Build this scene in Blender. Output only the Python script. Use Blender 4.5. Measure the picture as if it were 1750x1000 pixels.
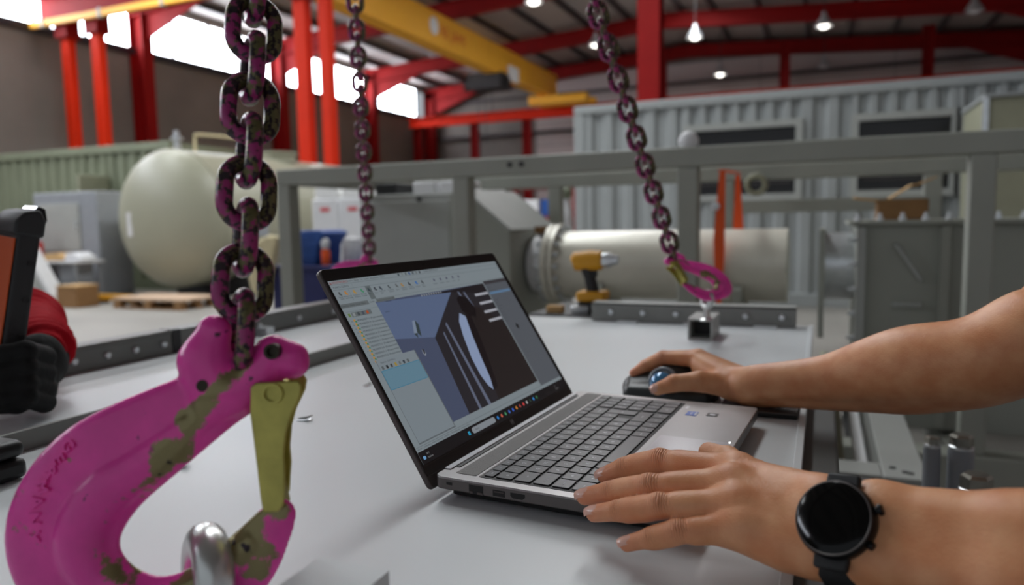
import bpy, math, random
import numpy as np
from mathutils import Vector, Matrix

for o in list(bpy.data.objects):
    bpy.data.objects.remove(o)
scene = bpy.context.scene
COL = scene.collection
random.seed(7)
PI = math.pi
R = math.radians
TZ = 0.847          # height of the white panel's top above the floor

# ------------------------------------------------------------------ camera
cd = bpy.data.cameras.new('camera')
cd.sensor_fit = 'HORIZONTAL'
cd.sensor_width = 36.0
cd.lens = 1246.66 / 1750 * 36.0
cd.clip_start = 0.02
cd.clip_end = 200
cd.dof.use_dof = True
cd.dof.focus_distance = 0.64
cd.dof.aperture_fstop = 4.2
cd.dof.aperture_blades = 9
cam = bpy.data.objects.new('camera', cd)
COL.objects.link(cam)
yaw, pitch, roll = 0.4027, 0.0974, -0.0185
fw = Vector((-math.sin(yaw) * math.cos(pitch), math.cos(yaw) * math.cos(pitch), -math.sin(pitch)))
rt = Vector((math.cos(yaw), math.sin(yaw), 0))
up = rt.cross(fw)
r2 = rt * math.cos(roll) + up * math.sin(roll)
u2 = -rt * math.sin(roll) + up * math.cos(roll)
mw = Matrix((r2, u2, -fw)).transposed().to_4x4()
mw.translation = (0, 0, 1.10)
cam.matrix_world = mw
scene.camera = cam

# ------------------------------------------------------------------ world, light levels, exposure
SKY = 0.44            # overcast daylight through the open end of the hall
WINDOW = 15.0         # glazing band in the left wall
SKYLIGHT = 19.5      # translucent roof panels
world = bpy.data.worlds.new('overcast_sky')
scene.world = world
world.use_nodes = True
bgn = world.node_tree.nodes['Background']
bgn.inputs[0].default_value = (0.86, 0.93, 1.0, 1)
bgn.inputs[1].default_value = SKY
vs = scene.view_settings
vs.view_transform = 'Standard'
vs.look = 'None'
vs.exposure = 0.0
vs.gamma = 1.0
vs.use_curve_mapping = False
scene.cycles.use_denoising = True
scene.cycles.max_bounces = 6
scene.cycles.use_adaptive_sampling = True
scene.cycles.adaptive_threshold = 0.02
scene.cycles.sample_clamp_indirect = 4.0

# ------------------------------------------------------------------ helpers: materials
def lin(c):
    """sRGB 0-255 triple to linear rgba"""
    out = []
    for x in c:
        x = x / 255.0
        out.append(x / 12.92 if x <= 0.04045 else ((x + 0.055) / 1.055) ** 2.4)
    return (*out, 1.0)

MATS = {}
def mat(name, col, rough=0.5, metal=0.0, var=0.0, scale=8.0, bump=0.0, bscale=60.0, col2=None, wear=0.5,
        wscale=6.0, emit=None, estr=0.0, coat=0.0, sss=0.0, spec=None, trans=0.0, alpha=1.0, rvar=0.0):
    """plain or two-tone procedural surface: col with slight noise variation, optional patches of col2"""
    m = bpy.data.materials.new(name)
    m.use_nodes = True
    nt = m.node_tree
    N, L = nt.nodes, nt.links
    b = N['Principled BSDF']
    b.inputs['Base Color'].default_value = lin(col)
    b.inputs['Roughness'].default_value = rough
    b.inputs['Metallic'].default_value = metal
    if coat:
        b.inputs['Coat Weight'].default_value = coat
        b.inputs['Coat Roughness'].default_value = 0.15
    if spec is not None:
        b.inputs['Specular IOR Level'].default_value = spec
    if sss:
        b.inputs['Subsurface Weight'].default_value = sss
        b.inputs['Subsurface Radius'].default_value = (0.010, 0.004, 0.002)
        b.inputs['Subsurface Scale'].default_value = 0.6
    if trans:
        b.inputs['Transmission Weight'].default_value = trans
    if emit is not None:
        b.inputs['Emission Color'].default_value = lin(emit)
        b.inputs['Emission Strength'].default_value = estr
    tc = None
    if var or bump or col2 is not None or rvar:
        tc = N.new('ShaderNodeTexCoord')
    base = None
    if var:
        n1 = N.new('ShaderNodeTexNoise'); n1.inputs['Scale'].default_value = scale; n1.inputs['Detail'].default_value = 5
        L.new(tc.outputs['Object'], n1.inputs['Vector'])
        mr = N.new('ShaderNodeMapRange')
        mr.inputs['From Min'].default_value = 0.3; mr.inputs['From Max'].default_value = 0.7
        mr.inputs['To Min'].default_value = 1 - var; mr.inputs['To Max'].default_value = 1 + var
        L.new(n1.outputs['Fac'], mr.inputs['Value'])
        mx = N.new('ShaderNodeVectorMath'); mx.operation = 'SCALE'
        mx.inputs[0].default_value = lin(col)[:3]
        L.new(mr.outputs['Result'], mx.inputs['Scale'])
        base = mx.outputs['Vector']
        L.new(base, b.inputs['Base Color'])
    if col2 is not None:
        n2 = N.new('ShaderNodeTexNoise'); n2.inputs['Scale'].default_value = wscale; n2.inputs['Detail'].default_value = 8
        n2.inputs['Roughness'].default_value = 0.6
        L.new(tc.outputs['Object'], n2.inputs['Vector'])
        cr = N.new('ShaderNodeMapRange')
        cr.inputs['From Min'].default_value = wear - 0.02; cr.inputs['From Max'].default_value = wear + 0.02
        L.new(n2.outputs['Fac'], cr.inputs['Value'])
        mm = N.new('ShaderNodeMix'); mm.data_type = 'RGBA'
        L.new(cr.outputs['Result'], mm.inputs[0])
        if base is not None:
            L.new(base, mm.inputs[6])
        else:
            mm.inputs[6].default_value = lin(col)
        mm.inputs[7].default_value = lin(col2)
        L.new(mm.outputs[2], b.inputs['Base Color'])
    if rvar:
        n4 = N.new('ShaderNodeTexNoise'); n4.inputs['Scale'].default_value = scale * 2
        L.new(tc.outputs['Object'], n4.inputs['Vector'])
        m4 = N.new('ShaderNodeMapRange')
        m4.inputs['To Min'].default_value = max(0.02, rough - rvar); m4.inputs['To Max'].default_value = min(1, rough + rvar)
        L.new(n4.outputs['Fac'], m4.inputs['Value'])
        L.new(m4.outputs['Result'], b.inputs['Roughness'])
    if bump:
        n3 = N.new('ShaderNodeTexNoise'); n3.inputs['Scale'].default_value = bscale; n3.inputs['Detail'].default_value = 4
        L.new(tc.outputs['Object'], n3.inputs['Vector'])
        bp = N.new('ShaderNodeBump'); bp.inputs['Strength'].default_value = bump; bp.inputs['Distance'].default_value = 0.002
        L.new(n3.outputs['Fac'], bp.inputs['Height'])
        L.new(bp.outputs['Normal'], b.inputs['Normal'])
    MATS[name] = m
    return m

# ------------------------------------------------------------------ helpers: meshes
def frame_of(z, x=None):
    z = Vector(z).normalized()
    x = Vector(x) if x is not None else (Vector((1, 0, 0)) if abs(z.x) < 0.9 else Vector((0, 1, 0)))
    x = (x - z * x.dot(z)).normalized()
    return x, z.cross(x), z

class MB:
    def __init__(s):
        s.v, s.f, s.mi = [], [], []
        s.cur = 0
    def add(s, vs, fs):
        o = len(s.v)
        s.v.extend([tuple(p) for p in vs])
        for f in fs:
            s.f.append(tuple(i + o for i in f)); s.mi.append(s.cur)
        return s
    def box(s, c, d, rot=None):
        c = Vector(c); h = [x / 2 for x in d]
        vs = []
        for x in (-1, 1):
            for y in (-1, 1):
                for z in (-1, 1):
                    p = Vector((x * h[0], y * h[1], z * h[2]))
                    vs.append(c + (rot @ p if rot is not None else p))
        return s.add(vs, [(0, 1, 3, 2), (4, 6, 7, 5), (0, 4, 5, 1), (2, 3, 7, 6), (0, 2, 6, 4), (1, 5, 7, 3)])
    def box2(s, a, b):
        a, b = Vector(a), Vector(b)
        return s.box((a + b) / 2, [abs(x) for x in (b - a)])
    def prism(s, poly, o, x, y, n, d0, d1):
        """polygon in the (x, y) plane through o, extruded along n from d0 to d1"""
        o, x, y, n = Vector(o), Vector(x), Vector(y), Vector(n)
        k = len(poly)
        vs = [o + x * p[0] + y * p[1] + n * d0 for p in poly] + [o + x * p[0] + y * p[1] + n * d1 for p in poly]
        fs = [tuple(reversed(range(k))), tuple(range(k, 2 * k))]
        fs += [(i, (i + 1) % k, (i + 1) % k + k, i + k) for i in range(k)]
        return s.add(vs, fs)
    def tube(s, path, rad, n=12, closed=False, cap=True, xdir=None, flat=1.0):
        path = [Vector(p) for p in path]
        k = len(path)
        if not hasattr(rad, '__len__'):
            rad = [rad] * k
        vs = []
        px = None
        for i, p in enumerate(path):
            a = path[(i - 1) % k] if (closed or i > 0) else p
            b = path[(i + 1) % k] if (closed or i < k - 1) else p
            t = (b - a).normalized()
            if px is None:
                px = frame_of(t, xdir)[0]
            px = (px - t * px.dot(t)).normalized()
            py = t.cross(px)
            for j in range(n):
                w = 2 * PI * j / n
                vs.append(p + px * (math.cos(w) * rad[i]) + py * (math.sin(w) * rad[i] * flat))
        fs = []
        for i in range(k if closed else k - 1):
            i2 = (i + 1) % k
            for j in range(n):
                j2 = (j + 1) % n
                fs.append((i * n + j, i * n + j2, i2 * n + j2, i2 * n + j))
        if cap and not closed:
            fs.append(tuple(reversed(range(n))))
            fs.append(tuple(range((k - 1) * n, k * n)))
        return s.add(vs, fs)
    def cyl(s, a, b, r, n=16, r2=None):
        return s.tube([a, b], [r, r if r2 is None else r2], n)
    def lathe(s, prof, o=(0, 0, 0), ax=(0, 0, 1), n=24, x=None):
        """profile of (radius, height) about axis ax"""
        o = Vector(o)
        X, Y, Z = frame_of(ax, x)
        vs, fs = [], []
        for r, h in prof:
            for j in range(n):
                w = 2 * PI * j / n
                vs.append(o + X * (r * math.cos(w)) + Y * (r * math.sin(w)) + Z * h)
        for i in range(len(prof) - 1):
            for j in range(n):
                j2 = (j + 1) % n
                fs.append((i * n + j, i * n + j2, (i + 1) * n + j2, (i + 1) * n + j))
        if prof[0][0] > 1e-6:
            fs.append(tuple(reversed(range(n))))
        if prof[-1][0] > 1e-6:
            fs.append(tuple(range((len(prof) - 1) * n, len(prof) * n)))
        return s.add(vs, fs)
    def ell(s, c, rx, ry, rz, rot=None, n=16, m=10):
        c = Vector(c)
        vs, fs = [], []
        for i in range(m + 1):
            th = PI * i / m
            for j in range(n):
                w = 2 * PI * j / n
                p = Vector((rx * math.sin(th) * math.cos(w), ry * math.sin(th) * math.sin(w), rz * math.cos(th)))
                vs.append(c + (rot @ p if rot is not None else p))
        for i in range(m):
            for j in range(n):
                j2 = (j + 1) % n
                fs.append((i * n + j, (i + 1) * n + j, (i + 1) * n + j2, i * n + j2))
        return s.add(vs, fs)
    def torus(s, c, R_, r, ax, n=32, k=12, flat=1.0):
        X, Y, Z = frame_of(ax)
        c = Vector(c)
        return s.tube([c + X * (R_ * math.cos(2 * PI * i / n)) + Y * (R_ * math.sin(2 * PI * i / n)) for i in range(n)], r, k, closed=True, flat=flat)
    def quad(s, a, b, c, d):
        return s.add([a, b, c, d], [(0, 1, 2, 3)])
    def build(s, name, m, parent=None, world=True, smooth=False, bevel=0.0, seg=2, loc=None, auto=40):
        me = bpy.data.meshes.new(name)
        vs = s.v
        if world and parent is not None:
            off = Vector(parent.get('_o', (0, 0, 0)))
            rz = parent.get('_r', 0.0)
            if rz:
                ca, sa = math.cos(-rz), math.sin(-rz)
                vs = [((p[0] - off.x) * ca - (p[1] - off.y) * sa, (p[0] - off.x) * sa + (p[1] - off.y) * ca, p[2] - off.z) for p in vs]
            else:
                vs = [(p[0] - off.x, p[1] - off.y, p[2] - off.z) for p in vs]
        me.from_pydata(vs, [], s.f)
        ms = m if isinstance(m, (list, tuple)) else [m]
        for q in ms:
            me.materials.append(MATS[q] if isinstance(q, str) else q)
        if len(ms) > 1:
            me.polygons.foreach_set('material_index', s.mi)
        me.validate()
        import bmesh
        bm = bmesh.new(); bm.from_mesh(me)
        bmesh.ops.remove_doubles(bm, verts=bm.verts, dist=1e-6)
        bmesh.ops.recalc_face_normals(bm, faces=bm.faces)
        bm.to_mesh(me); bm.free()
        o = bpy.data.objects.new(name, me)
        COL.objects.link(o)
        if parent is not None:
            o.parent = parent
            o['_o'] = parent.get('_o', (0, 0, 0)); o['_r'] = parent.get('_r', 0.0)
        if smooth:
            me.polygons.foreach_set('use_smooth', [True] * len(me.polygons))
            if auto and auto < 180:
                try:
                    me.set_sharp_from_angle(angle=R(auto))
                except Exception:
                    pass
        if bevel:
            bv = o.modifiers.new('bevel', 'BEVEL'); bv.width = bevel; bv.segments = seg
            bv.limit_method = 'ANGLE'; bv.angle_limit = R(35); bv.harden_normals = False
            if not smooth:
                me.polygons.foreach_set('use_smooth', [True] * len(me.polygons))
                me.set_sharp_from_angle(angle=R(60))
        if loc is not None:
            o.location = loc
        return o

def thing(name, label, cat, loc=(0, 0, 0), rz=0.0, group=None):
    o = bpy.data.objects.new(name, None)
    o.empty_display_size = 0.05
    COL.objects.link(o)
    o.location = loc; o.rotation_euler = (0, 0, rz)
    o['_o'] = tuple(loc); o['_r'] = rz
    return tag(o, label, cat, group)

def tag(o, label, cat, group=None):
    o['label'] = label; o['category'] = cat
    if group:
        o['group'] = group
    return o

def struct(o, label=None):
    o['kind'] = 'structure'
    if label:
        o['label'] = label
    return o

def inst(src, parent, loc, rot=None, name=None):
    """another object sharing src's mesh, as a child of parent (local coordinates)"""
    o = bpy.data.objects.new(name or src.name.split('.')[0], src.data)
    COL.objects.link(o)
    o.parent = parent
    o['_o'] = parent.get('_o', (0, 0, 0)) if parent else (0, 0, 0)
    o.location = loc
    if rot is not None:
        o.rotation_mode = 'QUATERNION'
        o.rotation_quaternion = rot
    for md in src.modifiers:
        n = o.modifiers.new(md.name, md.type)
        if md.type == 'BEVEL':
            n.width = md.width; n.segments = md.segments; n.limit_method = md.limit_method; n.angle_limit = md.angle_limit
    return o

def spline(pts, n=8):
    """Catmull-Rom through tuples of any length"""
    P = [np.array(p, float) for p in pts]
    P = [2 * P[0] - P[1]] + P + [2 * P[-1] - P[-2]]
    out = []
    for i in range(1, len(P) - 2):
        for k in range(n):
            t = k / n
            a, b, c, d = P[i - 1], P[i], P[i + 1], P[i + 2]
            out.append(0.5 * (2 * b + (c - a) * t + (2 * a - 5 * b + 4 * c - d) * t * t + (3 * b - a - 3 * c + d) * t ** 3))
    out.append(P[-2])
    return out

def rrect(w, h, r, n=5):
    out = []
    for cx, cy, a0 in ((w / 2 - r, h / 2 - r, 0), (-w / 2 + r, h / 2 - r, 90), (-w / 2 + r, -h / 2 + r, 180), (w / 2 - r, -h / 2 + r, 270)):
        for i in range(n + 1):
            a = R(a0 + 90 * i / n)
            out.append((cx + r * math.cos(a), cy + r * math.sin(a)))
    return out

def text_mesh(txt, size, align='CENTER', extrude=0.0, bold=0.0):
    """flat lettering as (verts, faces) in the xy plane"""
    c = bpy.data.curves.new('lettering', 'FONT')
    c.body = txt; c.size = size; c.align_x = align; c.align_y = 'CENTER'
    c.resolution_u = 2; c.extrude = extrude; c.offset = bold
    o = bpy.data.objects.new('lettering', c)
    COL.objects.link(o)
    me = bpy.data.meshes.new_from_object(o.evaluated_get(bpy.context.evaluated_depsgraph_get()))
    v = [tuple(p.co) for p in me.vertices]; f = [tuple(p.vertices) for p in me.polygons]
    bpy.data.objects.remove(o); bpy.data.curves.remove(c); bpy.data.meshes.remove(me)
    return v, f

# ------------------------------------------------------------------ helpers: smooth bodies from distance fields
def smin(a, b, k):
    if k <= 0:
        return np.minimum(a, b)
    h = np.clip(0.5 + 0.5 * (b - a) / k, 0, 1)
    return b * (1 - h) + a * h - k * h * (1 - h)

class Field:
    """signed distance samples on a grid; shapes are blended in with a smooth minimum"""
    def __init__(s, lo, hi, h):
        s.lo, s.h = np.array(lo, float), h
        n = np.ceil((np.array(hi) - s.lo) / h).astype(int) + 1
        s.ax = [s.lo[i] + h * np.arange(n[i]) for i in range(3)]
        s.D = np.full(n, 0.05, np.float32)
    def block(s, lo, hi):
        sl = []
        for i in range(3):
            a = int(np.clip(math.floor((lo[i] - s.lo[i]) / s.h), 0, len(s.ax[i])))
            b = int(np.clip(math.ceil((hi[i] - s.lo[i]) / s.h) + 1, 0, len(s.ax[i])))
            sl.append(slice(a, b))
        P = np.meshgrid(*[s.ax[i][sl[i]] for i in range(3)], indexing='ij')
        return tuple(sl), P
    def cone(s, a, b, ra, rb, k=0.004, sc=None):
        """tapered capsule; sc = (unit axis, factor) squeezes it along one axis"""
        a, b = np.array(a, float), np.array(b, float)
        pad = max(ra, rb) + k + 3 * s.h
        sl, P = s.block(np.minimum(a, b) - pad, np.maximum(a, b) + pad)
        if any(q.stop <= q.start for q in sl):
            return s
        Q = [P[i] - a[i] for i in range(3)]
        d = b - a
        if sc is not None:
            n, fct = np.array(sc[0], float), sc[1]
            n = n / np.linalg.norm(n)
            dn = Q[0] * n[0] + Q[1] * n[1] + Q[2] * n[2]
            Q = [Q[i] + n[i] * dn * (fct - 1) for i in range(3)]
            d = d + n * (d @ n) * (fct - 1)
        t = np.clip((Q[0] * d[0] + Q[1] * d[1] + Q[2] * d[2]) / max(d @ d, 1e-12), 0, 1)
        dist = np.sqrt(sum((Q[i] - d[i] * t) ** 2 for i in range(3))) - (ra + (rb - ra) * t)
        s.D[sl] = smin(s.D[sl], dist.astype(np.float32), k)
        return s
    def chain(s, pts, k=0.003, sc=None):
        """pts of (x, y, z, radius)"""
        for p, q in zip(pts[:-1], pts[1:]):
            s.cone(p[:3], q[:3], p[3], q[3], k, sc)
        return s
    def merge(s, other, k):
        s.D = smin(s.D, other.D, k)
        return s
    def cut(s, dist_fn, lo, hi, k=0.002):
        sl, P = s.block(lo, hi)
        d = -dist_fn(*P)
        s.D[sl] = -smin(-s.D[sl], -d.astype(np.float32), k)
        return s
    def ripple(s, c, ax, lam, amp, rad):
        c = np.array(c, float); ax = np.array(ax, float); ax = ax / np.linalg.norm(ax)
        sl, P = s.block(c - rad * 2, c + rad * 2)
        Q = [P[i] - c[i] for i in range(3)]
        t = sum(Q[i] * ax[i] for i in range(3))
        g = np.exp(-sum(q * q for q in Q) / (rad * rad))
        s.D[sl] += (amp * np.cos(2 * PI * t / lam) * g).astype(np.float32)
        return s
    def mesh(s):
        D = s.D; S = D < 0
        n = np.array(D.shape) - 1
        cnt = np.zeros(n, np.int8)
        offs = [(i, j, k) for i in (0, 1) for j in (0, 1) for k in (0, 1)]
        for o in offs:
            cnt += S[o[0]:o[0] + n[0], o[1]:o[1] + n[1], o[2]:o[2] + n[2]]
        act = (cnt > 0) & (cnt < 8)
        I = np.argwhere(act)
        idx = np.full(n, -1, np.int64)
        idx[act] = np.arange(len(I))
        acc = np.zeros((len(I), 3)); c = np.zeros(len(I))
        for o in offs:
            for a in range(3):
                if o[a] == 0:
                    q = list(o); q[a] = 1
                    da = D[I[:, 0] + o[0], I[:, 1] + o[1], I[:, 2] + o[2]]
                    db = D[I[:, 0] + q[0], I[:, 1] + q[1], I[:, 2] + q[2]]
                    m = (da < 0) != (db < 0)
                    t = np.where(m, da / np.where(m, da - db, 1), 0)
                    p = np.tile(np.array(o, float), (len(I), 1)); p[:, a] += t
                    acc[m] += p[m]; c[m] += 1
        V = s.lo + s.h * (I + acc / c[:, None])
        Fs = []
        for a in range(3):
            b, d = (a + 1) % 3, (a + 2) % 3
            s0 = [slice(None)] * 3; s1 = [slice(None)] * 3
            s0[a] = slice(0, -1); s1[a] = slice(1, None)
            E = np.argwhere(S[tuple(s0)] != S[tuple(s1)])
            E = E[(E[:, b] > 0) & (E[:, d] > 0) & (E[:, b] < n[b]) & (E[:, d] < n[d])]
            def g(db, dd):
                q = E.copy(); q[:, b] -= db; q[:, d] -= dd
                return idx[q[:, 0], q[:, 1], q[:, 2]]
            quad = np.stack([g(1, 1), g(0, 1), g(0, 0), g(1, 0)], 1)
            neg = ~S[E[:, 0], E[:, 1], E[:, 2]]
            quad[neg] = quad[neg][:, ::-1]
            Fs.append(quad)
        return V, np.concatenate(Fs)
    def build(s, name, m, parent=None):
        V, Fq = s.mesh()
        off = np.array(parent.get('_o', (0, 0, 0))) if parent is not None else np.zeros(3)
        V = V - off
        me = bpy.data.meshes.new(name)
        me.vertices.add(len(V)); me.vertices.foreach_set('co', V.ravel())
        me.loops.add(Fq.size); me.loops.foreach_set('vertex_index', Fq.ravel().astype(np.int32))
        me.polygons.add(len(Fq))
        me.polygons.foreach_set('loop_start', np.arange(0, Fq.size, 4, dtype=np.int32))
        me.polygons.foreach_set('use_smooth', np.ones(len(Fq), bool))
        me.update(calc_edges=True); me.validate()
        me.materials.append(MATS[m] if isinstance(m, str) else m)
        o = bpy.data.objects.new(name, me)
        COL.objects.link(o)
        if parent is not None:
            o.parent = parent
            o['_o'] = parent.get('_o', (0, 0, 0))
        return o
# ------------------------------------------------------------------ materials
mat('concrete_floor', (150, 146, 140), 0.6, var=0.16, scale=0.9, bump=0.15, bscale=18, rvar=0.15)
mat('block_wall', (122, 116, 110), 0.85, var=0.14, scale=0.7)
mat('cladding', (190, 176, 172), 0.6, var=0.06, scale=0.5)
mat('roof_sheet', (176, 168, 163), 0.7, var=0.06, scale=0.6)
mat('purlin_steel', (66, 60, 60), 0.6)
mat('sill_dark', (34, 36, 44), 0.6)
mat('red_paint', (136, 16, 16), 0.6, spec=.15, var=0.08, scale=2)
mat('red_bright', (208, 42, 8), 0.6, spec=.15, var=0.06, scale=2)
mat('crane_yellow', (255, 186, 52), 0.5, var=0.04, scale=2)
mat('logo_white', (240, 240, 238), 0.5)
mat('logo_red', (214, 60, 30), 0.5)
mat('dark_machine', (40, 40, 42), 0.5, var=0.1)
mat('window_light', (255, 255, 255), 1.0, emit=(238, 244, 255), estr=WINDOW)
mat('skylight_light', (255, 255, 255), 1.0, emit=(243, 248, 250), estr=SKYLIGHT)
mat('lamp_light', (255, 255, 255), 1.0, emit=(255, 250, 240), estr=5.0)
mat('lamp_warm', (255, 255, 255), 1.0, emit=(255, 226, 150), estr=30.0)
mat('lamp_shade', (205, 208, 212), 0.35, metal=0.6)
mat('skid_paint', (160, 162, 152), 0.5, var=0.05, scale=5)
mat('skid_light', (168, 170, 166), 0.5, var=0.05, scale=5)
mat('container_grey', (160, 164, 164), 0.5, var=0.05, scale=2)
mat('container_green', (128, 134, 112), 0.55, var=0.06, scale=2)
mat('cab_beige', (150, 150, 128), 0.6, var=0.04)
mat('dark_glass', (26, 24, 26), 0.25)
mat('tank_cream', (164, 163, 143), 0.42, var=0.05, scale=1.5)
mat('pipe_steel', (222, 218, 204), 0.36, metal=0.12, var=0.07, scale=6, col2=(150, 146, 112), wear=0.68, wscale=3)
mat('zinc', (222, 226, 230), 0.28, metal=0.6, var=0.1, scale=30)
mat('orange_web', (240, 92, 34), 0.7)
mat('cardboard', (196, 158, 106), 0.8, var=0.08, scale=12)
mat('brown_board', (146, 108, 68), 0.8, var=0.1, scale=10)
mat('pallet_wood', (205, 176, 150), 0.75, var=0.1, scale=8)
mat('navy', (28, 34, 92), 0.6, var=0.08)
mat('blue_bin', (20, 74, 150), 0.45)
mat('cream_cloth', (222, 208, 168), 0.85, var=0.08, scale=20)
mat('white_plastic', (226, 226, 228), 0.5, var=0.03)
mat('grey_cabinet', (150, 154, 160), 0.5, var=0.04)
mat('black_plastic', (20, 20, 21), 0.45, var=0.1, scale=30)
mat('red_thing', (176, 38, 36), 0.6)
mat('yellow_tool', (214, 152, 22), 0.5)
mat('print_red', (214, 90, 96), 0.6)

# ------------------------------------------------------------------ the hall
XL, XR, YB, YF = -17.5, 7.2, 31.4, -10.0
RX, RZ, EZ = -5.2, 8.3, 7.5          # ridge position, ridge and eave height of the roof underside
def roof_z(x):
    return EZ + (RZ - EZ) * ((x - XL) / (RX - XL) if x < RX else (XR - x) / (XR - RX))

struct(MB().box2((XL - .3, YF, -.2), (XR + .3, YB + .3, 0)).build('floor', 'concrete_floor'), 'grey concrete workshop floor')
struct(MB().box2((XL - .3, YF, 0), (XL, YB, 6.0)).build('wall_left', 'block_wall'), 'grey block wall below the glazing band')
struct(MB().box2((XL - .3, YF, 7.25), (XL, YB, 7.7)).build('trim_1', 'block_wall'), 'wall strip above the glazing band')
struct(MB().box2((XL, YF, 5.82), (XL + .12, YB - 1.2, 6.0)).build('trim_2', 'sill_dark'), 'dark sill under the glazing band')
wr = struct(MB().box2((XR, YF, 0), (XR + .3, YB, 6.0)).build('wall_right', 'cladding'), 'pale clad right wall')
struct(MB().box2((XR, YF, 7.25), (XR + .3, YB, 7.7)).build('trim_3', 'cladding'), 'clad strip above the right glazing band')
struct(MB().box2((XR, YF, 6.0), (XR + .3, YB, 7.25)).build('trim_4', 'cladding'), 'clad upper band of the right wall')
wb = struct(MB().box2((XL - .3, YB, 0), (XR + .3, YB + .3, 8.4)).build('wall_back', 'block_wall'), 'pale clad end wall')
for i in range(7):
    for j in range(4):
        x0 = -12.0 + j * 4.8
        MB().box2((x0, YB - .05, .5 + i * 1.0), (x0 + 4.77, YB, 1.46 + i * 1.0)).build('cladding_panel', 'cladding', wb)
for i in range(3):
    MB().box2((-17.3, YB - .22, 3.4 + i * 1.6), (XR, YB - .05, 3.52 + i * 1.6)).build('girt', 'purlin_steel', wb)

ys = [-7.0, -1.6, 3.9, 9.4, 14.9, 20.4, 25.9, 30.2]
for i in range(7):
    y0, y1 = ys[i], ys[i + 1]
    w = struct(MB().box2((XL - .12, y0 + .06, 6.02), (XL - .06, y1 - .06, 7.24)).build('window_%d' % (i + 1), 'window_light'),
               '%s bright white glazing bay of the left wall from the near end' % ('first', 'second', 'third', 'fourth', 'fifth', 'sixth', 'last')[i])
    for k in range(5):
        y = y0 + (y1 - y0) * k / 4
        MB().box2((XL - .05, y - .03, 6.0), (XL + .02, y + .03, 7.26)).build('mullion', 'sill_dark', w)

ce = MB()
for a, b in (((XL - .3, EZ - .02), (RX, RZ)), ((RX, RZ), (XR + .3, EZ - .02))):
    ce.add([(a[0], YF, a[1]), (b[0], YF, b[1]), (b[0], YB + .3, b[1]), (a[0], YB + .3, a[1]),
            (a[0], YF, a[1] + .15), (b[0], YF, b[1] + .15), (b[0], YB + .3, b[1] + .15), (a[0], YB + .3, a[1] + .15)],
           [(0, 1, 2, 3), (4, 7, 6, 5), (0, 4, 5, 1), (2, 6, 7, 3), (1, 5, 6, 2), (0, 3, 7, 4)])
ceil = struct(ce.build('ceiling', 'roof_sheet'), 'sheeted hall roof on dark purlins')
for i in range(17):
    x = XL + .9 + i * 1.45
    if abs(x - RX) < .3:
        x += .4
    z = roof_z(x)
    MB().box2((x - .06, YF, z - .2), (x + .06, YB, z + .01)).build('purlin', 'purlin_steel', ceil)
# translucent roof panels, unseen ones placed for the light they give
for x, y0 in ((-13.2, 2.4), (-13.2, 7.9), (-4.5, 2.4), (-4.5, 7.9), (-4.5, 13.4), (-4.5, 18.9)):
    if True:
        x1 = x + 1.25
        m = MB()
        m.add([(x, y0, roof_z(x) - .03), (x1, y0, roof_z(x1) - .03), (x1, y0 + 5.3, roof_z(x1) - .03), (x, y0 + 5.3, roof_z(x) - .03)], [(0, 1, 2, 3)])
        m.build('skylight_panel', 'skylight_light', ceil)

def ibeam(m, a, b, w, h, up_=(0, 0, 1), t=.03):
    """I section from a to b (centre line), w wide, h high"""
    a, b, u = Vector(a), Vector(b), Vector(up_)
    d = (b - a).normalized(); s_ = d.cross(u).normalized(); u = s_.cross(d)
    for c, ww, hh in ((u * (h / 2 - t / 2), w, t), (u * (-h / 2 + t / 2), w, t), (u * 0, t, h - 2 * t)):
        vs = []
        for p in (a, b):
            for i, j in ((-1, -1), (1, -1), (1, 1), (-1, 1)):
                vs.append(p + c + s_ * (i * ww / 2) + u * (j * hh / 2))
        m.add(vs, [(0, 1, 2, 3), (7, 6, 5, 4), (0, 4, 5, 1), (1, 5, 6, 2), (2, 6, 7, 3), (3, 7, 4, 0)])
    return m

pl = {14.9: 'nearest red portal frame of roof rafters and wall column', 20.4: 'second red portal frame from the camera, crossing behind the crane girder',
      25.9: 'third red portal frame from the camera, lit by the roof panel', 30.9: 'farthest red portal frame against the end wall',
      9.4: 'red portal frame above the container roofs'}
for y, lab in pl.items():
    t = thing('portal_frame', lab, 'steel frame', (XL + .3, y, 0), group='red portal frames of the hall')
    ibeam(MB(), (XL + .3, y, 0), (XL + .3, y, 7.2), .35, .5, (1, 0, 0)).build('column', 'red_paint', t)
    ibeam(MB(), (XR - .3, y, 0), (XR - .3, y, 7.2), .35, .5, (1, 0, 0)).build('column', 'red_paint', t)
    for x0, x1 in ((XL + .1, RX), (XR - .1, RX)):
        ibeam(MB(), (x0, y, roof_z(x0) - .45), (x1, y, roof_z(x1) - .45), .3, .5).build('rafter', 'red_paint', t)
        d = 1 if x1 > x0 else -1
        MB().prism([(0, 0), (2.2 * d, .13), (0, -.7)], (x0 + .4 * d, y, roof_z(x0) - .66), (1, 0, 0), (0, 0, 1), (0, 1, 0), -.02, .02).build('haunch', 'red_paint', t)

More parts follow.
